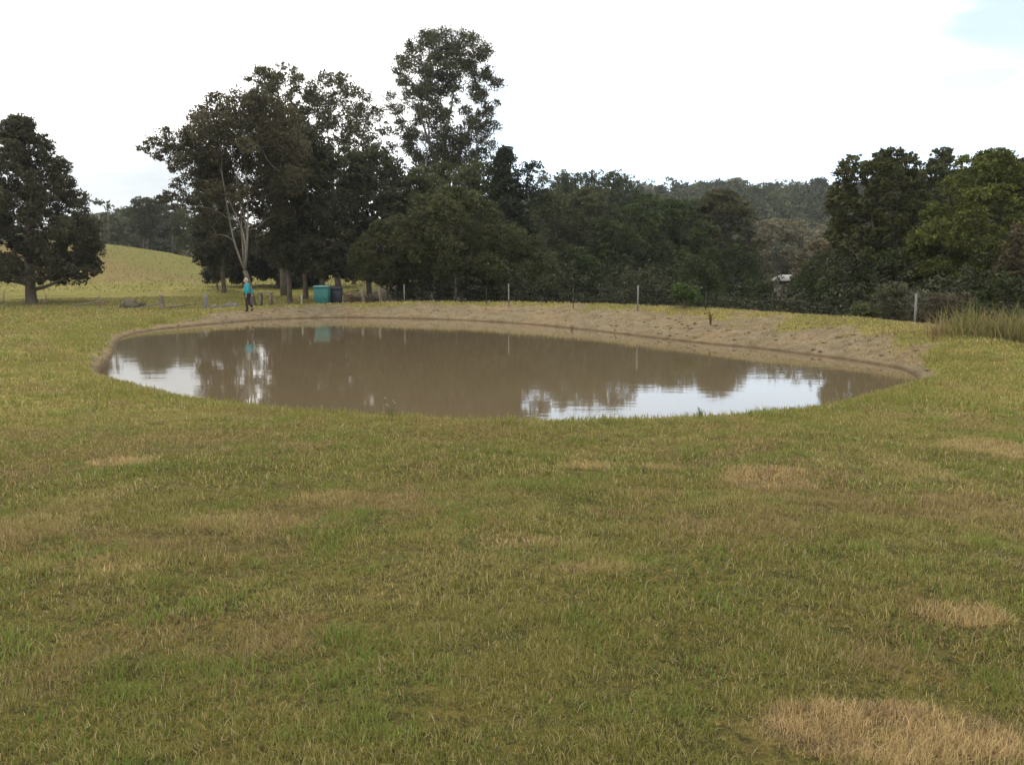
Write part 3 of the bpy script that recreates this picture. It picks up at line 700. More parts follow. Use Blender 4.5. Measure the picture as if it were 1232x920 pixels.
# 5 the wood left of centre
t_cas = tree('she_oak', 'dark feathery tree with a bare lower trunk beside the pale limbed gum', 347, 61, 158, width=86, prof=PROF_COL, cb=.22, nl=34, lr=.30, clus=1100, nleaf=17, ls=.22, c1=(.045, .046, .026), c2=(.078, .074, .038), bark=M_bark_m, tr=.2, seed=41, hollow=.2, cl_r=.45, shell=.3, wob=.008)
t_d2 = tree('she_oak', 'dark tree rising directly behind the teal bin', 388, 60, 172, width=84, prof=PROF_COL, cb=.2, nl=34, lr=.28, clus=1200, nleaf=16, ls=.22, c1=(.042, .046, .025), c2=(.075, .078, .036), bark=M_bark_d, tr=.22, seed=42, hollow=.2, cl_r=.45, shell=.3, wob=.008)
t_d3 = tree('gum_tree', 'mid height gum with twisted dark stems over the brush heap', 447, 64, 176, width=88, prof=PROF_FLAT, cb=.34, nl=30, lr=.27, clus=900, nleaf=16, ls=.23, c1=(.045, .052, .026), c2=(.085, .090, .042), bark=M_bark_d, forks=2, spread=.07, fork_h=.2, tr=.24, seed=43, hollow=.25, shell=.3, cl_r=.42, twg=80)
t_ac = tree('wattle_tree', 'olive wattle with a thin pale trunk at the centre of the wood edge', 545, 53, 222, width=132, prof=PROF_DOME, cb=.26, nl=40, lr=.25, clus=1900, nleaf=16, ls=.17, c1=AC, c2=AC2, bark=M_bark_p, forks=3, spread=.12, fork_h=.2, tr=.13, seed=51, hollow=.3, shell=.45, cl_r=.36, twg=60,
     extra=[(610, 290, 26), (590, 320, 22), (500, 300, 22), (620, 315, 18), (480, 270, 16)])
t_dk = tree('she_oak', 'near black pointed tree just right of the tallest gum', 606, 63, 176, width=92, prof=PROF_CONE, cb=.1, nl=48, lr=.25, clus=1700, nleaf=17, ls=.21, c1=(.028, .038, .020), c2=(.048, .058, .028), bark=M_bark_d, tr=.3, seed=52, hollow=.2, cl_r=.45, shell=.35,
     extra=[(640, 205, 14), (630, 230, 18), (650, 240, 16)])
t_m1 = tree('wattle_tree', 'rounded olive tree below the tallest gum at its left', 505, 68, 200, width=100, prof=PROF_DOME, cb=.2, nl=34, lr=.27, clus=1300, nleaf=16, ls=.22, c1=AC, c2=(.09, .10, .036), bark=M_bark_m, tr=.25, seed=53, hollow=.25, shell=.4, cl_r=.4)
# 6 right of centre
t_b1 = tree('broadleaf_tree', 'rounded dark green tree in front of the right centre wood', 752, 88, 246, width=140, prof=PROF_SKIRT, cb=.06, nl=80, lr=.19, clus=3000, nleaf=17, ls=.27, c1=(.034, .050, .014), c2=(.070, .096, .024), bark=M_bark_d, tr=.22, seed=61, hollow=.4, shell=.6, cl_r=.34)
t_b2 = tree('broadleaf_tree', 'brown tinged upright tree at the right edge of the centre wood', 866, 98, 228, width=104, prof=PROF_COL, cb=.12, nl=60, lr=.26, clus=2200, nleaf=17, ls=.3, c1=(.050, .052, .020), c2=(.090, .082, .030), bark=M_bark_d, tr=.24, seed=62, hollow=.3, shell=.5, cl_r=.36,
     extra=[(905, 330, 16), (895, 300, 16), (915, 350, 16), (880, 345, 18)])
t_b3 = tree('broadleaf_tree', 'bright topped green tree just left of the brown tinged one', 812, 92, 240, width=112, prof=PROF_DOME, cb=.08, nl=50, lr=.25, clus=1900, nleaf=17, ls=.28, c1=(.040, .058, .015), c2=(.082, .112, .026), bark=M_bark_d, tr=.22, seed=63, hollow=.35, shell=.55, cl_r=.34)
t_g1 = tree('gum_tree', 'open crowned gum on the skyline left of the far hill', 668, 108, 205, width=70, prof=PROF_FLAT, cb=.42, nl=24, lr=.30, clus=620, nleaf=14, ls=.27, c1=(.050, .062, .030), c2=(.085, .10, .044), bark=M_bark_m, forks=2, fork_h=.35, tr=.24, seed=64, hollow=.2, shell=.3, cl_r=.45, twg=60)
# 7 right group
t_r1 = tree('gum_tree', 'tall dark many headed tree left in the right hand group', 1052, 47, 182, width=122, prof=[(0, .8), (.3, 1), (.6, .95), (.85, .8), (1, .6)], cb=.12, nl=120, lr=.2, clus=3600, nleaf=16, ls=.17, c1=(.062, .068, .024), c2=(.105, .108, .036), bark=M_bark_d, tr=.3, seed=71, hollow=.35, shell=.4, cl_r=.38, forks=2, spread=.06, fork_h=.3)
t_r2 = tree('gum_tree', 'airy gum top between the two big right hand trees', 1126, 54, 176, width=84, prof=PROF_DOME, cb=.3, nl=70, lr=.2, fill=.6, clus=1600, nleaf=14, ls=.19, c1=(.062, .074, .032), c2=(.11, .12, .048), bark=M_bark_m, tr=.2, seed=72, hollow=.25, shell=.3, cl_r=.42, twg=60)
t_r3 = tree('broadleaf_tree', 'big yellow green tree at the right behind the tall grass', 1178, 42, 180, width=172, prof=[(0, .8), (.25, 1), (.55, .95), (.8, .65), (1, .2)], cb=.14, nl=80, lr=.21, clus=3600, nleaf=17, ls=.155, c1=BG, c2=BG2, bark=M_bark_d, tr=.3, seed=73, hollow=.4, shell=.5, cl_r=.36,
     extra=[(1092, 316, 22), (1110, 290, 20), (1130, 330, 20)])
t_r4 = tree('broadleaf_tree', 'rusty brown tree cut by the right edge of the view', 1244, 36, 262, width=100, prof=PROF_COL, cb=.2, nl=40, lr=.27, clus=1500, nleaf=16, ls=.14, c1=(.09, .075, .040), c2=(.14, .11, .06), bark=M_bark_d, tr=.2, seed=74, hollow=.3, shell=.5, cl_r=.36)
# 8 beyond the gap
t_v1 = tree('gum_tree', 'grey brown domed gum with pale stems in the valley gap', 936, 108, 262, width=84, prof=[(0, .7), (.3, .95), (.6, 1), (.85, .75), (1, .35)], cb=.22, nl=44, lr=.24, clus=1500, nleaf=15, ls=.30, c1=(.17, .16, .10), c2=(.25, .23, .145), bark=M_bark_p, forks=4, spread=.14, fork_h=.14, tr=.34, seed=81, hollow=.3, shell=.4, cl_r=.4, twg=140)
t_v2 = tree('gum_tree', 'reddish brown rounded tree over the pale shed roof', 984, 92, 288, width=66, prof=PROF_DOME, cb=.15, nl=32, lr=.27, clus=1100, nleaf=15, ls=.28, c1=(.13, .10, .052), c2=(.18, .14, .075), bark=M_bark_m, tr=.22, seed=82, hollow=.3, shell=.5, cl_r=.38)
for o in (t_lone, t_gum, t_tall2, t_tall3, t_big, t_cas, t_d2, t_d3, t_ac, t_dk, t_m1, t_b1, t_b2, t_b3, t_g1, t_r1, t_r2, t_r3, t_r4, t_v1, t_v2): hm(o)

CT = copytree
CT(t_cas, 'dark tree filling the gap between the pale limbed gum and the teal bin', 366, 68, 150, rz=1.3)
CT(t_cas, 'dark tree behind the left flank of the pale limbed gum', 268, 76, 196, rz=2.2, sxy=1.2)
CT(t_d2, 'dark tree between the brush heap and the centre wattle', 478, 60, 214, rz=.8, sxy=1.15)
CT(t_d2, 'dark tree in the row behind the brush heap and its light field', 425, 94, 210, rz=2.6)
CT(t_m1, 'rounded tree behind the left side of the centre wattle', 530, 76, 192, rz=2.0)
CT(t_m1, 'rounded tree in the second row right of the tallest gum', 575, 74, 190, rz=4.0)
CT(t_ac, 'low olive wattle left of the centre wattle', 468, 56, 262, rz=2.5)
CT(t_ac, 'low olive wattle right of the centre wattle', 628, 55, 280, rz=4.4)
CT(t_g1, 'gum with a flat open top in the middle of the centre skyline', 700, 110, 204, rz=2.0)
CT(t_g1, 'gum with a flat open top right of its twin on the centre skyline', 733, 108, 203, rz=4.1, sxy=1.1)
CT(t_m1, 'dark rounded tree under the centre skyline gums, left one', 660, 96, 228, rz=1.0)
CT(t_m1, 'dark rounded tree under the centre skyline gums, right one', 710, 100, 222, rz=5.0)
CT(t_b3, 'green tree under the far hill, its top touching the left of the ridge', 775, 106, 230, rz=2.9)
CT(t_b1, 'low dark bushy tree standing behind the third fence post', 690, 60, 295, rz=2.0)
CT(t_b3, 'low dark bushy tree below the bright topped green tree', 838, 70, 305, rz=4.2)
CT(t_b1, 'low dark bushy tree at the foot of the brown tinged tree', 908, 60, 335, rz=3.3)
CT(t_b1, 'dark green tree between the brown tinged tree and the centre wood', 790, 98, 236, rz=1.7)
CT(t_b1, 'low dark green tree right of the brown tinged tree beside the valley gap', 884, 88, 292, rz=2.2, sxy=.8)
CT(t_b3, 'grey green tree in the valley left of the domed gum', 898, 120, 280, rz=1.1)
CT(t_v1, 'faint domed gum behind the reddish brown tree', 1000, 130, 268, rz=2.4)
CT(t_b3, 'dark green tree beside the shed at the foot of the right group', 995, 62, 300, rz=.4)
CT(t_r1, 'dark tree filling behind the two right hand giants', 1095, 58, 200, rz=2.7)
CT(t_r1, 'dark tree behind the top of the yellow green tree', 1208, 55, 182, rz=4.7, sxy=1.1)
CT(t_b1, 'low dark tree in front of the right hand giants', 1080, 44, 300, rz=4.0)
CT(t_b1, 'low dark tree at the foot of the many headed tree', 1022, 46, 318, rz=5.1)
CT(t_b1, 'dark low tree under the yellow green tree', 1150, 38, 330, rz=.9)
CT(t_b1, 'dark low tree beneath the rusty brown tree', 1215, 35, 325, rz=2.4)
CT(t_r4, 'brown tree just outside the rusty one on the right', 1330, 38, 240, rz=2.0)
CT(t_lone, 'dark conical tree beyond the left edge of the view', -150, 66, 150, rz=2.0)
CT(t_m1, 'bushy tree at the foot of the low hill beside the pale limbed gum', 262, 80, 292, rz=3.0)
CT(t_m1, 'dark bushy tree between the hill and the wood', 225, 140, 250, rz=5.0)
CT(t_d3, 'gum with an open top above the left bushland', 180, 150, 236, rz=1.0, sxy=1.1)

# undergrowth along the wood edge: one uncountable mass
def thicket(name, label, pts, ls, c1, c2, nclu, nleaf, seed):
    rg = np.random.default_rng(seed)
    lobes = []
    for x_, y_, h_, r_ in pts:
        g = float(hz(x_, y_))
        for q in range(4):
            lobes.append((x_ + rg.normal() * r_ * .5, y_ + rg.normal() * r_ * .5, g + h_ * (.15 + .7 * rg.random()), r_ * (.5 + .35 * rg.random())))
    V, C, _ = crown_cloud(lobes, nclu, nleaf, ls, c1, c2, rg, .4, .2, .4)
    n = len(V)
    return tagp(link(name, npmesh(name, V.reshape(-1, 3), np.arange(n * 4).reshape(-1, 4), M_leaf, C.reshape(-1, 3))), label, 'undergrowth', None, 'stuff')
pts = []
rg = np.random.default_rng(5)
for px in range(478, 1000, 11):
    Yb = np.interp(px, [478, 612, 768, 900, 1000], [55, 49, 44, 37, 34]); Y = Yb + rg.random() * 4; p = at_y(px, 330, Y); pts.append((p[0], Y, (2.4 + 1.8 * rg.random()) * (1 if px < 840 else .6), 1.0 + .5 * rg.random()))
    Y = Yb + 8 + rg.random() * 5; p = at_y(px, 330, Y); pts.append((p[0], Y, (4 + 2.5 * rg.random()) * (1 if px < 800 else .55), 1.5))
for px in range(1000, 1300, 10):
    Yb = np.interp(px, [1000, 1104, 1232], [35, 31, 29]); Y = Yb + rg.random() * 3; p = at_y(px, 330, Y); pts.append((p[0], Y, 2.0 + 1.6 * rg.random(), .9))
    Y = Yb + 7 + rg.random() * 4; p = at_y(px, 330, Y); pts.append((p[0], Y, 4 + 2.5 * rg.random(), 1.5))
thicket('undergrowth', 'dark tangled undergrowth along the edge of the wood behind the wire fence', pts, .17, (.030, .036, .018), (.060, .062, .030), 7000, 14, 6)
pts = []
for px in range(276, 410, 6):
    Y = 84 + rg.random() * 8; p = at_y(px, 330, Y); pts.append((p[0], Y, 3 + 2.5 * rg.random(), 1.5))
thicket('undergrowth', 'dark scrub under the gums beyond the stone row', pts, .26, (.028, .030, .016), (.052, .050, .026), 6500, 14, 8)

# ------------------------------------------------------------------ far woods (stuff) and ridge trees
def farwood(name, label, spots, seed, c1, c2, ls, nclu=34, nleaf=9):
    rg = np.random.default_rng(seed); VV = []; CC = []
    tb = MB()
    for x_, y_, h_, r_ in spots:
        g = float(hz(x_, y_)); lobes = []
        for q in range(9):
            a = rg.random() * 6.283; rr = r_ * math.sqrt(rg.random()) * .75; t_ = rg.random()
            lobes.append((x_ + rr * math.cos(a), y_ + rr * math.sin(a), g + h_ * (.12 + .78 * t_ * (1 - .3 * rr / r_)), r_ * (.32 + .2 * rg.random())))
        k_ = .75 + .5 * rg.random(); w_ = rg.random()
        cc1 = np.array(c1) * k_ * (1 - .4 * w_) + np.array((.085, .075, .045)) * .4 * w_ * k_
        V, C, _ = crown_cloud(lobes, nclu * 2, nleaf, ls, cc1, np.array(c2) * k_, rg, .5, .3, .45)
        VV.append(V); CC.append(C); tb.tube([(x_, y_, g - .3), (x_ + .3, y_, g + h_ * .75)], [.3, .12], 4, cap=False)
    V = np.concatenate(VV); C = np.concatenate(CC); n = len(V); tv = np.concatenate(tb.V); tf = np.array(tb.F4)
    Va = np.concatenate([V.reshape(-1, 3), tv]); Ca = np.concatenate([C.reshape(-1, 3), np.tile((.16, .14, .11), (len(tv), 1))])
    return tagp(link(name, npmesh(name, Va, [np.concatenate([np.arange(n * 4).reshape(-1, 4), tf + n * 4])], M_leaf, Ca)), label, 'woodland', None, 'stuff')
rg = np.random.default_rng(77)
spots = []
for row_y in np.arange(160, 385, 13):
    for x_ in np.arange(-30, 330, 8.5):
        y_ = row_y + rg.normal() * 4; xx = x_ + rg.normal() * 3
        px = CX + F_PX * xx / y_
        if 600 < px < 1330: spots.append((xx, y_, 10 + 5 * rg.random(), 5.4 + 2.0 * rg.random()))
farwood('far_wood', 'hazy dark forest covering the far hillside across the valley', spots, 9, (.045, .060, .030), (.075, .090, .042), .95, 44, 10)
spots = []
for row_y in np.arange(150, 205, 11):
    for x_ in np.arange(-170, 20, 6.5):
        y_ = row_y + rg.normal() * 3; xx = x_ + rg.normal() * 2; px = CX + F_PX * xx / y_
        if -120 < px < 620: spots.append((xx, y_, 9 + 4 * rg.random() + (row_y - 150) * .02, 3.8 + 1.5 * rg.random()))
farwood('bushland', 'grey green bushland rising behind the low hill at the left', spots, 10, (.055, .068, .036), (.085, .098, .050), .62, 44, 10)
ridge = [(792, 222, 'first gum from the left on the far ridge'), (812, 219, 'rounded gum on the far ridge left of the flat topped one'), (842, 218, 'flat topped gum on the far ridge'),
         (862, 217, 'see-through gum on the far ridge beside the flat topped one'), (879, 213, 'highest spiky gum on the far ridge'), (905, 222, 'small gum in the dip of the far ridge'),
         (930, 219, 'broad gum on the far ridge right of the dip'), (952, 222, 'dark gum on the far ridge before its last rise'), (980, 213, 'large domed gum at the right end of the far ridge'), (775, 224, 'gum at the left end of the far ridge, half behind the wood')]
srcs = [t_m1, t_r2, t_ac, t_d3, t_v1]
for i, (px, ty, lab) in enumerate(ridge):
    CT(srcs[i % 5], lab, px, 322 + 4 * (i % 3), ty, group='gums standing on the skyline of the far hill', rz=i * 1.3, sxy=1.3, kind='gum_tree')
for i, (px, ty, lab) in enumerate([(150, 250, 'open gum on the left bushland skyline nearest the thin pole'), (168, 247, 'second gum on the left bushland skyline'), (203, 243, 'gum on the left bushland skyline touching the pale limbed gum'), (132, 254, 'low gum on the left bushland skyline beside the lone tree')]):
    CT([t_m1, t_ac, t_d3, t_m1][i], lab, px, 172, ty, group='gums on the skyline of the left bushland', rz=i * 1.7, sxy=1.2, kind='gum_tree')

# ------------------------------------------------------------------ bushes and weeds
def bush(name, label, x, y, h_, r_, c1, c2, ls, seed, nclu=200, nleaf=16, squash=1.0):
    rg = np.random.default_rng(seed); g = float(hz(x, y)); lobes = []
    for q in range(9):
        a = rg.random() * 6.283; rr = r_ * rg.random() * .7
        lobes.append((rr * math.cos(a), rr * math.sin(a), h_ * (.25 + .45 * rg.random()), r_ * .4))
    V, C, cp_ = crown_cloud(lobes, nclu, nleaf, ls, c1, c2, rg, .4, .4, .5)
    V[:, :, 2] = np.clip(V[:, :, 2], -.05, None)
    o = empty(name, (x, y, g), label, 'bush')
    m = MB()
    for q in range(7): m.tube([(0, 0, -.1), cp_[q] * .5 + rg.normal(size=3) * .03, cp_[q]], [.03, .018, .008], 4, cap=False)
    m.obj('stem', M_bark_d, o); n = len(V)
    link('foliage', npmesh('foliage', V.reshape(-1, 3), np.arange(n * 4).reshape(-1, 4), M_leaf, C.reshape(-1, 3)), o)
    return o
p = at_y(826, 330, 35.6); bush('bush', 'bright green bush just behind the bank crest', p[0], 35.6, 1.15, .95, (.05, .085, .022), (.09, .14, .035), .10, 91, 260)
p = at_y(1080, 330, 29.5); bush('bush', 'grey green arching shrub left of the nearest fence post', p[0], 29.5, 1.7, 1.25, (.075, .078, .045), (.12, .12, .07), .09, 92, 320)
p = at_y(1128, 330, 28.5); bush('bush', 'low brown grey scrub between the nearest fence post and the tall grass', p[0], 28.5, 1.3, 1.2, (.075, .065, .042), (.12, .10, .065), .09, 93, 300)
p = at_y(1045, 330, 31.5); bush('bush', 'pale green shrub where the bank meets the trees', p[0], 31.5, 1.3, .9, (.08, .095, .03), (.13, .14, .05), .09, 94, 220)
p = at_y(852, 330, 34.0)
def weed(name, label, x, y, h_, n, colr, seed, w_=.012, heads=None):
    rg = np.random.default_rng(seed); m = MB(); g = float(hz(x, y)); o = empty(name, (x, y, g), label, 'weed')
    tips = []
    for i in range(n):
        a = rg.random() * 6.283; l = h_ * (.5 + .5 * rg.random()); sp = .35 * rg.random() * l
        e = np.array([math.cos(a) * sp, math.sin(a) * sp, l]); m.tube([(0.02 * math.cos(a), .02 * math.sin(a), -.04), e * np.array([.35, .35, .6]), e], [w_ * .5, w_ * .4, w_ * .2], 4)
        for q in range(3):
            b_ = e * (.4 + .2 * q); d = np.array([math.cos(a + 2 * q), math.sin(a + 2 * q), .5]) * l * .14
            m.tube([b_, b_ + d * .6, b_ + d], [w_ * .35, w_ * .5, w_ * .1], 4)
        tips.append(e)
    m.obj('stem', colr, o)
    if heads:
        for e in tips: hh_ = MB(); hh_.blob(e, (w_ * .8, w_ * .8, w_ * 1.3), (6, 4)); hh_.obj('seed_head', heads, o)
    return o
M_weed_d = mat('dead_stalk', (.085, .055, .03), .9, .1, (20, (.15, .10, .06)))
M_weed_g = mat('green_stalk', (.06, .09, .025), .8, .2, (20, (.10, .13, .04)))
M_head = mat('pale_seed_head', (.36, .34, .27), .8, .2, (40, (.42, .40, .33)))
def weed_px(name, label, px, py, z, *a, **k):
    p = at_z(px, py, z); return weed(name, label, p[0], p[1], *a, **k)
weed_px('weed', 'dead brown stalk standing alone on the bank face', 688, 384, -.25, .55, 5, M_weed_d, 1, w_=.03)
weed_px('weed', 'dark bent weed on the bank below the bright green bush', 855, 387, -.1, .55, 8, M_weed_d, 2, w_=.03)
weed_px('weed', 'thin weed with pale heads rising from the near lip against the water', 470, 507, -.33, .38, 5, M_weed_g, 3, w_=.007, heads=M_head)
weed_px('weed', 'small leafy weed on the near lip in front of the bright reflection', 843, 503, -.33, .17, 6, M_weed_g, 4, w_=.010)
weed_px('weed', 'tuft on the near lip at the right of the bright reflection', 903, 499, -.33, .11, 8, M_weed_g, 5, w_=.008)

# ------------------------------------------------------------------ fences
M_post_d = mat('dark_steel', (.045, .042, .038), .8, .1)
fence_pts = [(411, 52.0, .75, 'w'), (447, 51.0, 1.0, 't'), (486, 49.6, 1.55, 's'), (548, 47.5, 1.5, 't'), (585, 45.9, 1.35, 't'), (612, 44.3, 1.55, 's'), (690, 41.0, 1.4, 't'), (768, 37.2, 1.62, 's'), (850, 34.6, 1.45, 't'), (930, 32.0, 1.45, 't'), (1008, 29.8, 1.4, 't'), (1104, 27.2, 1.6, 's'), (1210, 26.3, 1.5, 't'), (1330, 25.6, 1.5, 's')]
tops = {486: 342, 612: 341.5, 768: 343, 1104: 353, 1008: 369, 585: 347, 411: 355, 447: 352}
fe = empty('wire_fence', (0, 40, float(hz(0., 40.))), 'wire fence on slim pale steel posts running along behind the bank crest', 'fence')
fl = np.array(fe.location)
posts = []
for px, Y, h_, kd in fence_pts:
    p = at_y(px, 330, Y); g = float(hz(p[0], Y))
    top = at_y(px, tops[px], Y)[2] if px in tops else g + h_
    if px not in tops and px > 548: top = CAM_Z + (at_y(px, np.interp(px, [486, 768, 1104, 1330], [345, 347, 358, 372]), Y)[2] - CAM_Z)
    r_ = {'s': .035, 't': .016, 'w': .05}[kd]
    m = MB()
    if kd == 's': m.tube([(p[0], Y, g - .3), (p[0], Y, top)], r_, 8)
    elif kd == 'w': m.box((p[0], Y, (g - .3 + top) / 2), (.10, .10, top - g + .3), bev=.012)
    else: m.box((p[0], Y, (g - .3 + top) / 2), (.035, .006, top - g + .3)); m.box((p[0], Y + .018, (g - .3 + top) / 2), (.006, .03, top - g + .3))
    m.V = [v - fl for v in m.V]
    m.obj('post', {'s': M_steel, 't': M_post_d, 'w': mat('white_peg', (.20, .19, .16), .8)}[kd], fe)
    posts.append((p[0], Y, g, top))
for f in (.2, .45, .7, .93):
    m = MB(); pr = posts[2:]
    for a, b_ in zip(pr[:-1], pr[1:]):
        A = np.array([a[0], a[1] - .03, a[2] + (a[3] - a[2]) * f]); B = np.array([b_[0], b_[1] - .03, b_[2] + (b_[3] - b_[2]) * f])
        mid = (A + B) / 2 - np.array([0, 0, .02]); m.tube([A, mid, B], .0022, 4, cap=False)
    m.V = [v - fl for v in m.V]; m.obj('wire', M_wire, fe)
# left paddock fence
def wood_post(mb, x, y, h_, w_, seed):
    rg = np.random.default_rng(seed); g = float(hz(x, y)); n = 5; pts = [(x + rg.normal() * .01 * i, y, g - .3 + (h_ + .3) * i / n) for i in range(n + 1)]
    mb.tube(pts, [w_ * (1 + .12 * rg.normal()) for _ in pts], 9)
    return g
fp = empty('paddock_fence', (-18, 50, float(hz(-18., 50.))), 'old post and wire fence across the left paddock', 'fence'); fl = np.array(fp.location)
LP = [(-60, 53, 1.0, .04), (2, 52.5, .95, .04), (52, 52, .95, .035), (118, 51.5, .8, .05), (193, 51, .88, .14), (245, 50, .92, .11)]
pl = []
for i, (px, Y, h_, w_) in enumerate(LP):
    m = MB(); x_ = at_y(px, 330, Y)[0]; g = wood_post(m, x_, Y, h_, w_, i); m.V = [v - fl for v in m.V]
    m.obj('post', M_wood_g if px == 245 else M_wood, fp, sm=True); pl.append((x_, Y, g, h_))
for f in (.35, .6, .85):
    m = MB()
    for a, b_ in zip(pl[:-1], pl[1:]): m.tube([(a[0], a[1] - .05, a[2] + a[3] * f), ((a[0] + b_[0]) / 2, (a[1] + b_[1]) / 2, (a[2] + b_[2]) / 2 + a[3] * f - .05), (b_[0], b_[1] - .05, b_[2] + b_[3] * f)], .006, 4, cap=False)
    m.V = [v - fl for v in m.V]; m.obj('wire', M_wire, fp)
# short white peg left of the bins
p = at_y(362, 330, 49); g = float(hz(p[0], 49)); m = MB(); m.box((0, 0, .22), (.08, .08, .75), bev=.012)
tagp(m.obj('marker_peg', mat('pale_peg', (.30, .29, .25), .8, noise=(8, (.2, .19, .17))), None, (p[0], 49, g)), 'short pale marker peg left of the teal bin', 'peg')
# thin pale pole on the hill
p = at_y(121, 290, 114); g = float(hz(p[0], 114)); T = at_y(121, 259, 114)[2]
po = empty('utility_pole', (p[0], 114, g), 'thin pale pole on top of the low hill beside the lone tree', 'pole')
m = MB(); m.tube([(0, 0, -.5), (0, 0, (T - g) * .5), (0, 0, T - g)], [.13, .11, .08], 8); m.obj('pole', M_wood_g, po)
m = MB(); m.box((0, 0, T - g - .35), (1.1, .08, .09)); m.obj('crossarm', M_wood_g, po)

# ------------------------------------------------------------------ bins, bench, rocks, logs, brush heap
def bin_(label, px0, px1, topy, Y, body, lid, seed):
    pc = at_y((px0 + px1) / 2, 330, Y); g = float(hz(pc[0], Y)); W = (px1 - px0) / F_PX * Y; H = at_y(px0, topy, Y)[2] - g
    o = empty('wheelie_bin', (pc[0], Y, g), label, 'bin', rz=.06 * (seed - 1))
    m = MB(); hb = H - .16; m.box((0, 0, .06 + hb / 2), (W * .9, W * .8, hb), taper=1.06, bev=.04); m.obj('body', body, o)
    m = MB(); m.box((0, -.02, .06 + hb + .03), (W * 1.03, W * .93, .06), bev=.015); m.obj('rim', lid, o)
    m = MB(); m.box((0, -.03, .06 + hb + .095), (W * 1.0, W * .9, .07), taper=.9, bev=.02); m.obj('lid', lid, o)
    m = MB(); m.tube([(-W * .35, W * .5, hb - .02), (W * .35, W * .5, hb - .02)], .018, 6); m.obj('handle', lid, o)
    for s in (-1, 1):
        m = MB(); m.tube([(s * W * .40, W * .36, .11), (s * W * .47, W * .36, .11)], .11, 12); m.obj('wheel', mat('rubber', (.02, .02, .02), .8), o)
    return o
M_teal = mat('teal_plastic', (.014, .105, .098), .6, .4, (1.5, (.022, .13, .12)), (10, .1, .01)); M_teal2 = mat('faded_teal_lid', (.06, .17, .155), .6, .4, (3, (.09, .20, .18)))
M_navy = mat('dark_navy_plastic', (.012, .014, .022), .6, .3, (2, (.02, .024, .033))); M_navy2 = mat('navy_lid', (.02, .023, .033), .6, .4)
bin_('square teal bin with a faded lid standing under the trees', 378, 396, 344, 51.0, M_teal, M_teal2, 1)
bin_('dark navy bin standing close against the teal one', 397, 411, 346, 51.8, M_navy, M_navy2, 2)
p = at_y(317, 330, 56); g = float(hz(p[0], 56)); T = at_y(317, 352, 56)[2] - g
o = empty('bench', (p[0] + .1, 56, g), 'low table like bench with a pale top behind the gum trunk', 'bench')
m = MB(); m.box((0, 0, T), (.95, .5, .07), bev=.01); m.obj('seat', M_wood_g, o)
for s in (-1, 1): m = MB(); m.box((s * .33, 0, T / 2 - .06), (.1, .42, T - .02)); m.obj('leg', M_wood, o)
# stone row
rg = np.random.default_rng(31)
for i, px in enumerate((247, 252, 256.5, 262, 267, 272, 276, 281, 286)):
    Y = 53.5 + rg.random(); x_ = at_y(px, 330, Y)[0]; r_ = .10 + .15 * rg.random(); m = MB(); m.blob((0, 0, 0), (r_ * 1.15, r_, r_ * (.6 + .5 * rg.random())), (10, 7), .11, i)
    o = m.obj('stone', M_stone, None, (x_, Y, float(hz(x_, Y)) + r_ * .35), sm=True); o.rotation_euler = (0, 0, rg.random() * 6)
    tagp(o, ('end stone nearest the grey fence post in the row', 'second stone from the grey fence post in the row', 'third stone from the grey fence post in the row', 'fourth stone from the grey fence post in the row',
             'middle stone of the row left of the person', 'sixth stone of the row counted from the grey post', 'third stone of the row counted back from the person', 'second stone of the row counted back from the person', 'stone of the row nearest the person')[i], 'stone', 'row of grey stones in the grass left of the person')
# big dark rock / log pile left
x_, Y = at_y(153, 330, 52.5)[0], 52.5; m = MB(); m.blob((0, 0, 0), (.55, .45, .42), (14, 9), .09, 5)
tagp(m.obj('boulder', mat('dark_stone', (.06, .05, .04), .95, .1, (3, (.13, .11, .08)), (8, .6, .05)), None, (x_, Y, float(hz(x_, Y)) + .15), sm=True), 'dark brown boulder in the left paddock grass', 'boulder')
def log(label, px, Y, ln, r_, rz, tilt=.05, seed=0, mt=None, branches=2, name='fallen_log'):
    rg = np.random.default_rng(seed); x_ = at_y(px, 330, Y)[0]; m = MB(); n = 7
    pts = [np.array([(i / n - .5) * ln, rg.normal() * .04 * ln / 2, r_ * .8 + tilt * ln * i / n + rg.normal() * .02]) for i in range(n + 1)]
    m.tube(pts, [r_ * (1 - .5 * i / n) for i in range(n + 1)], 8)
    for q in range(branches):
        s = pts[2 + q * 2]; d = np.array([rg.normal() * .3 + .3, rg.normal() * .3, .35 + .2 * rg.random()]) * ln * .35
        m.tube([s, s + d * .5 + rg.normal(size=3) * .04, s + d], [r_ * .45, r_ * .3, r_ * .12], 5)
    o = m.obj(name, mt or M_wood, None, (x_, Y, float(hz(x_, Y))), sm=True); o.rotation_euler = (0, 0, rz)
    return tagp(o, label, 'log')
log('short dark log resting beside the brown boulder', 164, 52.8, .9, .17, .3, .1, 1, mat('charred_wood', (.05, .04, .032), .95, .1, (4, (.10, .08, .06))))
log('long thin fallen branch lying left of the brown wooden post', 181, 52.0, 2.0, .05, .15, .18, 2, M_wood_g, 3, 'fallen_branch')
log('fallen branch lying across the shaded grass near the lone tree', 108, 55, 2.4, .06, .1, .12, 3, M_wood, 3, 'fallen_branch')
log('grey fallen branch between the two stout fence posts', 218, 52.5, 2.2, .06, -.1, .1, 4, M_wood, 3, 'fallen_branch')
log('thin fallen branch right of the grey fence post', 258, 51.3, 1.9, .04, .0, .1, 5, M_wood_g, 2, 'fallen_branch')
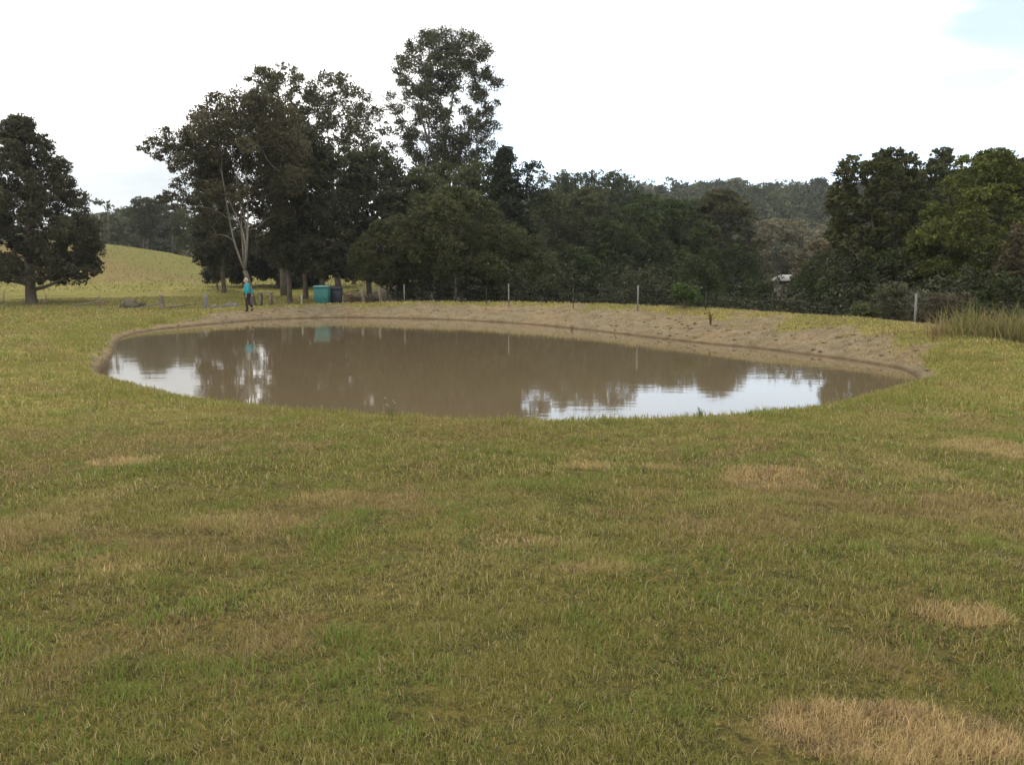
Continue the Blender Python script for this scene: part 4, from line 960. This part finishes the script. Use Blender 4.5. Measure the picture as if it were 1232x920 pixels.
# brush heap
rg = np.random.default_rng(41); Y = 53.0; xa, xb = at_y(414, 330, Y)[0], at_y(449, 330, Y)[0]; g = float(hz((xa + xb) / 2, Y)); m = MB()
for i in range(95):
    c = np.array([xa + (xb - xa) * rg.random(), Y + rg.normal() * .4, g + .15 + .75 * rg.random() * (.55 + .45 * math.cos((rg.random() - .5) * 2))]); d = rg.normal(size=3) * np.array([.6, .35, .16]); r_ = .014 + .035 * rg.random() ** 2
    m.tube([c - d, c + rg.normal(size=3) * .06, c + d], [r_, r_ * .8, r_ * .4], 5)
m.V = [v - np.array([(xa + xb) / 2, Y, g]) for v in m.V]
tagp(m.obj('brush_heap', mat('brush_wood', (.07, .048, .032), .95, .1, (3, (.15, .11, .08))), None, ((xa + xb) / 2, Y, g)), 'heap of tangled brown branches right of the bins', 'brush heap')
for px, h_, lab in ((436, 1.15, 'stout brown stump post in the brush heap'), (457, 1.25, 'brown post right of the brush heap')):
    m = MB(); x_ = at_y(px, 330, 52.3)[0]; g = wood_post(m, x_, 52.3, h_, .11, px); m.V = [v - np.array([x_, 52.3, g]) for v in m.V]
    tagp(m.obj('wooden_post', M_wood, None, (x_, 52.3, g), sm=True), lab, 'post')

# ------------------------------------------------------------------ shed in the valley
Y = 97; xa, xb = at_y(938, 330, Y)[0], at_y(1088, 330, Y)[0]; g = float(hz((xa + xb) / 2, Y)); zt = at_y(938, 337, Y)[2] - g; Lx = xb - xa
o = empty('shed', ((xa + xb) / 2, Y, g), 'long low farm shed with a pale roof half hidden in the valley trees', 'shed')
M_wall = mat('shed_wall', (.20, .17, .14), .8, .2, (1.2, (.26, .23, .20)))
M_roof = mat('pale_metal_roof', (.32, .32, .31), .6, .3, (.8, (.42, .42, .41)))
m = MB(); m.box((0, 0, zt / 2 - .5), (Lx - .6, 6, zt + .6)); m.obj('wall', M_wall, o)
m = MB(); e = zt - .15; hx = Lx / 2
V = [(-hx, -3.5, e), (hx, -3.5, e), (hx, 3.5, e), (-hx, 3.5, e), (-hx, -3.5, e + .18), (hx, -3.5, e + .18), (hx, 3.5, e + .18), (-hx, 3.5, e + .18), (-hx, 0, e + .75), (hx, 0, e + .75)]
m.add(V, [(0, 3, 2, 1), (0, 1, 5, 4), (2, 3, 7, 6), (4, 5, 9, 8), (6, 7, 8, 9), (4, 8, 7), (5, 6, 9), (0, 4, 7, 3), (1, 2, 6, 5)]); m.obj('roof', M_roof, o)
m = MB(); m.tube([(-hx, -3.62, e + .1), (hx, -3.62, e + .1)], .08, 6); m.obj('gutter', M_roof, o)
M_dark = mat('shed_opening', (.03, .03, .035), .3, .5)
for k_ in range(5):
    xo = -hx + 1.6 + k_ * (Lx - 2.5) / 5
    m = MB(); m.box((xo, -3.03, zt * .5), (1.3, .08, 1.1)); wn = m.obj('window', M_dark, o)
    m = MB()
    for dx in (-.68, .68): m.box((xo + dx, -3.06, zt * .5), (.08, .1, 1.26))
    for dz in (-.6, .6): m.box((xo, -3.065, zt * .5 + dz), (1.28, .1, .08))
    m.obj('frame', M_roof, wn)
p = at_y(936, 330, 95); g = float(hz(p[0], 95)); m = MB(); m.tube([(0, 0, -.3), (0, 0, at_y(936, 336, 95)[2] - g)], [.12, .10], 8)
tagp(m.obj('wooden_post', M_wood_g, None, (p[0], 95, g)), 'pale upright post at the left corner of the valley shed', 'post')

# ------------------------------------------------------------------ person
def skin_obj(name, chains, material, parent, sub=2):
    """chains: list of (points, radii); chains sharing a start vertex are merged"""
    V = []; E = []; Rr = []; key = {}
    for pts, rad in chains:
        prev = None
        for p, r_ in zip(pts, rad):
            kq = tuple(round(c, 4) for c in p)
            if kq not in key: key[kq] = len(V); V.append(p); Rr.append(r_)
            i = key[kq]
            if prev is not None and prev != i: E.append((prev, i))
            prev = i
    me = bpy.data.meshes.new(name); me.from_pydata(V, E, []); me.materials.append(material)
    o = link(name, me, parent)
    o.modifiers.new('skin', 'SKIN').use_smooth_shade = True
    for i, sv in enumerate(me.skin_vertices[0].data):
        r_ = Rr[i]; sv.radius = r_ if isinstance(r_, tuple) else (r_, r_); sv.use_root = (i == 0)
    s = o.modifiers.new('sub', 'SUBSURF'); s.levels = sub; s.render_levels = sub
    return o
Yp = 44.6
pp = at_y(297, 330, Yp); gp = float(hz(pp[0], Yp)); print('person ground', gp, 'px', CX + 0, 'want', at_y(297, 372, Yp)[2])
P = empty('person', (pp[0], Yp, gp), 'person in a teal jacket and dark trousers walking left along the far bank', 'person', rz=R(0))
M_skin = mat('skin', (.42, .25, .18), .6, .3, (20, (.48, .29, .21))); M_hair = mat('white_hair', (.28, .265, .25), .8, .2, (30, (.38, .365, .35)), (60, .4, .01))
M_jkt = mat('teal_jacket', (.018, .20, .235), .8, .2, (6, (.03, .27, .31)), (12, .4, .02)); M_trs = mat('dark_trousers', (.028, .020, .022), .9, .1, (8, (.045, .034, .034)), (14, .4, .02)); M_shoe = mat('dark_shoe', (.018, .016, .016), .6, .3)
M_eye = mat('dark_eye', (.02, .02, .02), .3, .5); M_lips = mat('lips', (.36, .15, .13), .5, .3); M_jkt_lit = mat('lit_jacket_teal', (.22, .42, .42), .8, .2, (9, (.28, .48, .48)))
# walking towards -x; y = lateral (near side = -y)
pel = (0.0, 0, .93)
body = [([pel, (-.03, 0, 1.08), (-.02, 0, 1.25), (.0, 0, 1.38), (-.03, 0, 1.46), (-.07, 0, 1.55), (-.085, 0, 1.64), (-.08, 0, 1.69)], [(.11, .12), (.12, .13), (.12, .14), (.085, .11), (.048, .05), (.072, .08), (.07, .08), (.045, .05)])]
def arm(s, el_, wr, hd):
    sh = (.01, s * .17, 1.37); return [([(.0, 0, 1.38), sh, el_, wr], [(.085, .11), .058, .042, .028])], hd, wr
hands = []
for s, el_, wr, fd in ((-1, (.09, -.25, 1.10), (.0, -.24, .88), (-.18, -.02, -1)), (1, (.12, .24, 1.12), (.17, .16, .92), (.15, -.12, -1))):
    ch, _, _ = arm(s, el_, wr, None); body += ch
    f = np.array(fd, float); f /= np.linalg.norm(f); w0 = np.array(wr); side = np.array([1., 0, 0]) - f * f[0]; side /= np.linalg.norm(side)
    palm = w0 + f * .085; body.append(([wr, tuple(w0 + f * .04), tuple(palm)], [.028, (.030, .017), (.034, .015)]))
    inn = np.array([0, -s, 0.])
    for q, ln in enumerate((.068, .078, .072, .056)):
        b0 = palm + side * (.027 - .018 * q) ; body.append(([tuple(palm), tuple(b0), tuple(b0 + f * ln * .5 + inn * .006), tuple(b0 + f * ln * .85 + inn * .022)], [(.034, .015), .010, .009, .007]))
    tb = w0 + f * .04; body.append(([tuple(tb), tuple(tb - side * .035 + f * .02), tuple(tb - side * .045 + f * .05 + inn * .01)], [(.030, .017), .012, .009]))
hipL, hipR = (0.0, -.095, .88), (0.0, .095, .88)
legs = [([pel, hipL, (-.03, -.10, .50), (-.02, -.10, .09), (-.13, -.11, .035)], [(.11, .12), .085, .055, .038, .03]),
        ([pel, hipR, (-.0, .10, .50), (.19, .10, .20), (.16, .11, .09)], [(.11, .12), .085, .055, .038, .03])]
skin_obj('body', body + legs, M_skin, P, 2)
# clothes, a few centimetres outside the body
jk = [([(0.0, 0, .90), (-.05, 0, 1.02), (-.045, 0, 1.16), (-.01, 0, 1.30), (0, 0, 1.40), (-.02, 0, 1.46)], [(.135, .165), (.17, .175), (.165, .175), (.135, .17), (.10, .13), (.065, .07)])]
for s, el_, wr in ((-1, (.09, -.25, 1.10), (.0, -.24, .90)), (1, (.12, .24, 1.12), (.17, .16, .94))):
    jk.append(([(0, 0, 1.40), (.01, s * .18, 1.37), el_, wr, (wr[0] - .005, wr[1], wr[2] - .03)], [(.10, .13), .085, .078, .062, .056]))
skin_obj('jacket', jk, M_jkt, P, 2)
tl = [([(0, 0, .93), (0, -.09, .86), (-.03, -.10, .50), (-.018, -.10, .13), (-.02, -.10, .07)], [(.14, .15), .112, .082, .07, .072]), ([(0, 0, .93), (0, .09, .86), (0, .10, .50), (.165, .10, .24), (.19, .10, .195)], [(.14, .15), .112, .082, .07, .07])]
skin_obj('trousers', tl, M_trs, P, 2)
skin_obj('jacket_lit_front', [([(-.105, 0, 1.02), (-.125, -.02, 1.14), (-.075, -.01, 1.30), (-.05, 0, 1.42)], [(.075, .115), (.07, .11), (.07, .09), (.045, .06)])], M_jkt_lit, P, 2)  # highlight on the jacket's front, put in as a paler teal panel
for nm, a, b_, c_ in (('shoe', (.04, -.10, .05), (-.06, -.105, .045), (-.18, -.11, .035)), ('shoe', (.225, .10, .17), (.19, .105, .10), (.115, .11, .02))):
    skin_obj(nm, [([a, b_, c_], [.052, .052, .038])], M_shoe, P, 2)
m = MB(); m.blob((-.06, 0, 1.655), (.094, .084, .088), (16, 10), .015, 3); m.blob((-.01, 0, 1.61), (.07, .082, .075), (12, 8), .02, 4); m.obj('hair', M_hair, P, sm=True)
m = MB(); m.blob((-.12, 0, 1.585), (.062, .066, .088), (14, 10), .0, 4); m.tube([(-.175, 0, 1.60), (-.205, 0, 1.572), (-.175, 0, 1.562)], [.012, .017, .012], 6)
for s in (-1, 1): m.blob((-.045, s * .086, 1.59), (.02, .012, .032), (8, 6))
m.blob((-.15, 0, 1.525), (.03, .035, .022), (8, 6)); m.obj('face', M_skin, P, sm=True)
for s in (-1, 1): m = MB(); m.blob((-.168, s * .026, 1.608), (.009, .010, .008), (8, 6)); m.obj('eye', M_eye, P)
m = MB(); m.blob((-.179, 0, 1.545), (.008, .022, .007), (8, 5)); m.obj('mouth', M_lips, P)

print('polys', sum(len(o.data.polygons) for o in bpy.data.objects if o.type == 'MESH'))

# ------------------------------------------------------------------ haze
hm_ = bpy.data.materials.new('haze'); hm_.use_nodes = True; t = hm_.node_tree; t.nodes.clear()
o_ = t.nodes.new('ShaderNodeOutputMaterial'); v_ = t.nodes.new('ShaderNodeVolumePrincipled'); v_.inputs['Density'].default_value = HAZE; v_.inputs['Color'].default_value = (.86, .92, 1.0, 1); v_.inputs['Anisotropy'].default_value = .2
t.links.new(v_.outputs[0], o_.inputs['Volume'])
zz = GZ.min() - 1.0; m = MB(); m.box((0, 0, 0), (1840, 1780, 66 - zz)); ho = m.obj('haze', hm_, None, (0, 745, (66 + zz) / 2)); tagp(ho, 'thin pale haze in the air over the valley', 'haze', None, 'stuff')
print('ground min max', GZ.min(), GZ.max(), gx[0], gx[-1], gy[0], gy[-1])
